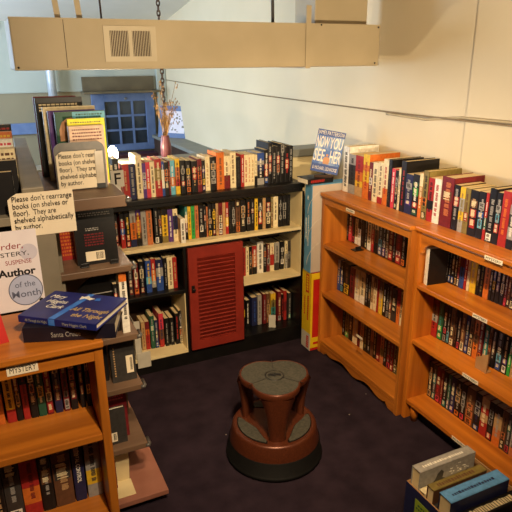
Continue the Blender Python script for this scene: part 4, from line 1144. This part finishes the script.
for yy, w_, za, zb, mt in ((2.652, .018, .2, .35, M['boxred']), (2.69, .012, .22, .34, M['boxred']), (2.65, .03, .02, .09, M['boxred'])):
    z = zb; pr = MB()
    while z > za:
        lh = rng.uniform(.006, .012); pr.box(gx0-.0024, gx0-.0013, yy-w_*.4, yy+w_*.5*rng.uniform(.7, 1), z-lh, z, mt); z -= lh+.004
    part(pr, 'spine_print', gb)
z = .475; pr = MB()
while z > .38:
    lh = rng.uniform(.008, .014); pr.box(gx0-.0028, gx0-.002, 2.652, 2.672, z-lh, z, M['boxyellow']); z -= lh+.004
part(pr, 'title_print', gb)
part(MB().box(gx0+.02, gx0+.07, gy0-.0022, gy0-.0013, .04, .055, M['boxred']), 'front_print', gb)
bb = empty('game_box', (1.7, 2.665, .5005)); tag(bb, 'pale grey game box with light blue edges, standing on the yellow box', 'box')
bx0, bx1, by0, by1, bz0, bz1 = 1.575, 1.85, 2.63, 2.705, .5005, 1.018
part(MB().box(bx0, bx1, by0, by1, bz0, bz1, M['boxblue']), 'box_body', bb, .003)
part(MB().box(bx0+.004, bx1-.004, by0-.0015, by0, bz0+.004, bz1-.006, M['boxgrey']), 'front_panel', bb)
an = MB()
for cz in (.92, .62, .76):
    pts = [(1.68+.13*math.cos(q), by0-.002, cz-.06+.13*math.sin(q)) for q in [PI*.5+PI*.5*k/12 for k in range(13)]]
    an.tube(pts, .0012, M['whiteplastic'], 5)
part(an, 'arc_print', bb)
rng = random.Random(12)
for yy, za, zb, w_ in ((2.685, .7, .82, .012), (2.66, .66, .84, .008), (2.67, .93, .95, .012)):
    z = zb; tp = MB()
    while z > za:
        lh = rng.uniform(.003, .008); tp.box(bx0-.0008, bx0+.0001, yy-w_*.5, yy+w_*.5*rng.uniform(.4, 1), z-lh, z, BM['W']); z -= lh+.003
    part(tp, 'spine_print', bb)
fl = lying_book((1.553, 2.64, 1.0185), rad(4), .17, .11, .03, BM['K'], 'black paperback with red title lying on the blue edged game box')
fl['group'] = ''; del fl['group']
pr = MB(); rng = random.Random(5); x = .02
while x < .11:
    w_ = rng.uniform(.006, .012); pr.box(x, x+w_, -.0026, -.0018, .008, .022, BM['R']); x += w_+.003
pr.build('spine_print', fl)
MB().box(-.001, .0015, .004, .1, .003, .027, M['paper_white']).build('page_edge', fl)
# novel on a little easel
nb = empty('paperback_book', (1.745, 2.70, 1.066), 0, None); tag(nb, 'blue thriller titled NOW YOU SEE HER displayed upright on an easel', 'book')
nb.matrix_world = Matrix.Translation((1.666, 2.664, 1.072)) @ Matrix.Rotation(rad(-36), 4, 'Z') @ Matrix.Rotation(rad(-10), 4, 'X') @ Matrix.Rotation(rad(9.5), 4, 'Y')
w_, h_ = .152, .232
MB().box(-w_/2, w_/2, 0, .0015, 0, h_, M['skyprint']).box(-w_/2, w_/2, .022, .0235, 0, h_, BM['N']).box(-w_/2, -w_/2+.0015, .0015, .022, 0, h_, BM['B']).build('cover', nb)
MB().box(-w_/2+.0015, w_/2-.001, .0015, .022, .001, h_-.001, M['paper_white']).build('page_block', nb)
for za, zb in ((0, .045), (.2, h_)): MB().box(-w_/2, w_/2, -.0004, 0, za, zb, BM['B']).build('cover_band', nb)
C_ = dict(y=-.0008, align='CENTER')
lettering([("JAMES PATTERSON", .03, 0, .206, BM['W'], dict(C_, fit=.142)), ("NOW", .084, -.038, .137, BM['W'], dict(C_, fit=.07, offset=.0012)), ("YOU", .084, .038, .137, BM['W'], dict(C_, fit=.07, offset=.0012)),
           ("SEE", .094, -.044, .06, BM['W'], dict(C_, fit=.06, offset=.0012)), ("HER", .094, .044, .06, BM['W'], dict(C_, fit=.062, offset=.0012)),
           ("& MICHAEL LEDWIDGE", .026, 0, .014, BM['W'], dict(C_, fit=.136))], nb, 'cover_print')
fg = MB().lathe([(.007, 0), (.007, .0008)], M['skin'], 14, Matrix.Translation((0, -.0004, .097)) @ Matrix.Rotation(PI/2, 4, 'X'), True, False)
fg.prism([(-.016, .048), (.016, .048), (.018, .075), (.01, .087), (-.01, .087), (-.018, .075)], .0004, .0012, M['skin'], Matrix.Rotation(PI/2, 4, 'X'))
fg.build('figure_picture', nb)
es = empty('book_easel', (1.666, 2.664, 1.0487)); tag(es, 'small dark easel holding up the blue thriller above the game box', 'book stand')
es.rotation_euler = (0, 0, rad(-36))
MB().box(-.05, .05, -.012, .022, 0, .006, M['brownback']).box(-.05, .05, -.016, -.012, 0, .014, M['brownback']).build('ledge', es, None, .001)
MB().tube([(0, .05, .14), (0, .04, .02), (0, .1, 0.0)], .004, M['brownback'], 8).build('rear_strut', es)

# bookends and holder on the bookcases
bk = empty('bookend', (1.74, 2.41, .6853)); tag(bk, 'dark bookend foot on the corner bookcase upper shelf', 'bookend')
MB().box(-.03, .03, -.022, .022, 0, .003, M['blackplastic']).box(-.015, .02, -.003, 0, .003, .02, M['blackplastic']).build('plate', bk)
bk2 = empty('bookend', (1.74, 1.485, .4333)); tag(bk2, 'tan wedge bookend on the middle shelf of the right-edge bookcase', 'bookend')
MB().box(-.012, .02, -.03, .03, 0, .004, M['card']).add([(-.012,-.03,.004),(-.008,-.03,.004),(-.008,.03,.004),(-.012,.03,.004),(-.012,-.03,.09),(-.008,-.03,.09),(-.008,.03,.05),(-.012,.03,.05)],
     [(0,3,2,1),(4,5,6,7),(0,1,5,4),(1,2,6,5),(2,3,7,6),(3,0,4,7)], M['card']).build('plate', bk2)
r, *_ = make_book(.026, .17, .1, 'W/-', 'p', 77, sidecode='K', paper=M['paper_white']); r.location = (1.685, 1.812, .7103); r.rotation_euler = (0, 0, rad(-98))
tag(r, 'black paperback with white spine pulled forward on the upper right-edge shelf', 'book')

# ------------------------------------------------------------------ cardboard box of big books
cx = empty('cardboard_box', (1.37, 1.1, 0)); tag(cx, 'dark printed cardboard box of big hardbacks on the carpet, lower right corner', 'box')
a, b, c0, c1, hz = 1.205, 1.525, .915, 1.29, .215
for nm, q in (('side_wall', (a, a+.005, c0, c1, .004, hz)), ('side_wall', (b-.005, b, c0, c1, .004, hz)), ('end_wall', (a+.005, b-.005, c0, c0+.005, .004, hz)), ('end_wall', (a+.005, b-.005, c1-.005, c1, .004, hz))):
    part(MB().box(*q, M['card']), nm, cx)
part(MB().box(a, b, c0, c1, 0, .004, M['card']), 'bottom', cx)
part(MB().box(a-.001, a, c0, c1, .002, hz, BM['N']), 'navy_print', cx)
gl_ = part(MB().box(a-.002, a-.001, 1.13, 1.235, .08, .18, M['green']), 'green_label', cx)
pr = MB(); rng = random.Random(2)
for z in (.165, .15, .1):
    y = 1.145
    while y < 1.22:
        w_ = rng.uniform(.005, .012); pr.box(a-.0025, a-.002, y, y+w_, z-.007, z, BM['g']); y += w_+.004
pr.build('label_print', gl_)
def upended(x0, y0, y1, z, L, D, code, label, seed, spine_z, prints=None, covers=None):
    """spine up, fore edge down; length along x, thickness along y"""
    r = empty('hardback_book', (x0, (y0+y1)/2, z)); tag(r, label, 'book', 'big hardbacks in the cardboard box')
    t = y1-y0; H = spine_z-z
    sp = BM[code]; cv = BM[covers or code]
    MB().box(0, L, -t/2, -t/2+.003, 0, H, cv).box(0, L, t/2-.003, t/2, 0, H, cv).box(0, L, -t/2-.0005, t/2+.0005, H-.003, H, sp).build('cover', r, None, .001)
    MB().box(.004, L-.004, -t/2+.003, t/2-.003, .004, H-.003, M['paper']).build('page_block', r)
    if prints:
        tx, col, size = prints
        if tx: lettering([(tx, size, L*.5, 0, BM[col], dict(align='CENTER', offset=.0004, sx=.9))], r, 'spine_print', Matrix.Translation((0, -size*.35, H+.0003)) @ Matrix.Rotation(-PI/2, 4, 'X'))
        else:
            P = MB(); rng = random.Random(seed); x = .03
            while x < L-.05:
                w_ = rng.uniform(.004, .01); P.box(x, x+w_, -size, size*rng.uniform(.5, 1), H-.0002, H+.0005, BM[col]); x += w_+.004
            P.build('spine_print', r)
    return r
u1 = upended(1.213, 1.235, 1.278, .0045, .262, .2, 'S', 'thick grey hardback at the back of the cardboard box', 1, .288, (None, 'W', .006))
pr = MB(); rng = random.Random(9)     # dark horse-and-branch picture on its cover
pr.prism([(.05, .2), (.075, .228), (.085, .25), (.1, .262), (.112, .25), (.108, .226), (.13, .215), (.13, .2)], 0, .0008, BM['H'], Matrix.Translation((0, -.0217, 0)) @ Matrix.Rotation(PI/2, 4, 'X'))
for k in range(22):
    x = .13+rng.uniform(0, .1); z = .225+rng.uniform(0, .04)
    pr.box(x, x+rng.uniform(.004, .014), -.0224, -.0216, z, z+.003, BM['W'])
pr.build('cover_picture', u1)
upended(1.212, 1.2, 1.231, .0045, .225, .19, 'C', 'low cream hardback between grey and brown books in the box', 2, .222)
upended(1.213, 1.162, 1.196, .0045, .245, .2, 'o', 'olive brown hardback in the middle of the cardboard box', 3, .268, (None, 'U', .008), 'U')
upended(1.212, 1.143, 1.159, .0045, .21, .17, 'H', 'narrow dark book beside the blue spine in the box', 5, .212)
upended(1.213, 1.082, 1.138, .0045, .265, .2, '3', 'thick hardback with light blue spine, front of the cardboard box', 4, .282, (None, 'N', .006), 'N')
upended(1.25, 1.03, 1.075, .0045, .265, .2, 'K', 'black hardback with cream spine tags, nearest the camera in the box', 6, .235, (None, 'C', .014))
upended(1.212, .96, 1.02, .0045, .25, .2, 'H', 'charcoal hardback at the near end of the cardboard box', 7, .21)

# ------------------------------------------------------------------ beyond the half wall
vs = empty('flower_vase', (.915, 3.15, 1.1423)); tag(vs, 'mauve vase of dried flowers on the grey half wall ledge', 'vase')
MB().lathe([(.024, 0), (.027, .008), (.03, .04), (.031, .075), (.026, .1), (.022, .116), (.025, .124)], M['vase'], 32).build('vase_body', vs)
st = MB(); rng = random.Random(4)
for k in range(34):
    a = rng.uniform(0, 2*PI); sp = rng.uniform(.01, .085); hh = rng.uniform(.08, .2) if k > 5 else rng.uniform(.22, .3)
    p0 = (math.cos(a)*.01, math.sin(a)*.01, .12); p2 = (math.cos(a)*sp, math.sin(a)*sp, .12+hh); p1 = tuple((x+y)/2*(.8 if i < 2 else 1) for i, (x, y) in enumerate(zip(p0, p2)))
    st.tube([p0, p1, p2], [.0018, .0015, .001], M['straw'], 5)
    for q in range(4):
        c_ = Vector(p2)+Vector((rng.uniform(-.012, .012), rng.uniform(-.012, .012), rng.uniform(-.03, .008)))
        st.lathe([(.0008, -.006), (.003, 0), (.0008, .007)], M['straw'], 6, Matrix.Translation(c_))
so = st.build('dried_flowers', vs); so['kind'] = 'stuff'
ap = empty('framed_print', (1.9, 6.05, .864)); tag(ap, 'blue bordered paper print leaning on the far wall ledge', 'picture')
ap.matrix_world = Matrix.Translation((1.85, 6.07, .8635)) @ Matrix.Rotation(rad(-52), 4, 'Z') @ Matrix.Rotation(rad(-12), 4, 'X')
MB().box(-.2, .2, 0, .008, 0, .34, M['bluepaint']).build('frame', ap)
MB().box(-.14, .14, -.0012, 0, .05, .285, M['poster']).build('paper', ap)
pm = MB(); rng = random.Random(6)
for k in range(26):
    x = -.13+.24*rng.random(); z = .06+.2*rng.random()
    pm.box(x, min(.16, x+rng.uniform(.006, .03)), -.002, -.0011, z, z+rng.uniform(.006, .025), M['greycab'])
pm.build('picture_marks', ap)
tag(MB().box(1.25, 1.78, 6.3, 6.54, .1, .675, M['maroonbox']).build('cabinet', None, None, .006), 'dark maroon cabinet below the blue window beyond the half wall', 'cabinet')

# ------------------------------------------------------------------ lights, world, camera
def light(name, kind, loc, power, col, size=.1, rot=None, **kw):
    L = bpy.data.lights.new(name, kind); L.energy = power; L.color = col
    if kind == 'POINT': L.shadow_soft_size = size
    if kind == 'AREA':
        L.shape = 'RECTANGLE'; L.size = size; L.size_y = kw.get('size_y', size)
    o = bpy.data.objects.new(name, L); COL.objects.link(o); o.location = loc
    if rot: o.rotation_euler = rot
    return o
def aim(src, dst): return (Vector(dst)-Vector(src)).to_track_quat('-Z', 'Y').to_euler()
k_ = light('unseen_spot', 'SPOT', (.5, .7, 2.2), 228, (1.0, .72, .40), .045, aim((.5, .7, 2.2), (1.45, 2.2, .4)))
k_.data.spot_size = rad(68); k_.data.spot_blend = 1.0; k_.data.shadow_soft_size = .05
k2 = light('unseen_spot', 'SPOT', (.35, .25, 2.25), 95, (1.0, .77, .50), .06, aim((.35, .25, 2.25), (-.05, 1.5, .9)))  # added fill spot to brighten the left bookcase
k2.data.spot_size = rad(78); k2.data.spot_blend = 1.0
light('fill_point', 'POINT', (.3, .2, 2.25), 30, (1.0, .78, .52), .08)  # weak point light added as general fill for the room
k3 = light('upward_fill_spot', 'SPOT', (.6, -.3, 1.2), 225, (1.0, .78, .50), .12, aim((.6, -.3, 1.2), (1.42, 2.3, 2.25)))  # upward spot added behind the camera to brighten duct and upper wall
k3.data.spot_size = rad(70); k3.data.spot_blend = .8
light('bulb_glow', 'POINT', (.585, 3.0, 1.207), 225, (1.0, .80, .54), .03)
light('stairwell_daylight', 'AREA', (-1.6, 5.0, 1.5), 120, (.62, .78, 1.0), 1.4, (0, rad(-90), 0), size_y=1.0)
W = bpy.data.worlds.new('room_air'); SC.world = W; W.use_nodes = True
W.node_tree.nodes['Background'].inputs[0].default_value = (.8, .8, .8, 1)
W.node_tree.nodes['Background'].inputs[1].default_value = .02

cam = bpy.data.cameras.new('camera'); co = bpy.data.objects.new('camera', cam); COL.objects.link(co)
p, y, r = .334651, .438306, -.0067505
fw = Vector((math.sin(y)*math.cos(p), math.cos(y)*math.cos(p), -math.sin(p)))
rt = Vector((math.cos(y), -math.sin(y), 0)); up = rt.cross(fw)
c, s = math.cos(r), math.sin(r)
R_ = c*rt + s*up; U_ = -s*rt + c*up
co.matrix_world = Matrix(((R_.x, U_.x, -fw.x, 0), (R_.y, U_.y, -fw.y, 0), (R_.z, U_.z, -fw.z, 1.67), (0, 0, 0, 1)))
cam.sensor_width = 36; cam.sensor_fit = 'HORIZONTAL'; cam.lens = 566.04/512*36
cam.clip_start = .05
SC.camera = co
SC.view_settings.view_transform = 'Standard'; SC.view_settings.look = 'None'
SC.view_settings.exposure = 0.15; SC.view_settings.gamma = 1.0; SC.view_settings.use_curve_mapping = False
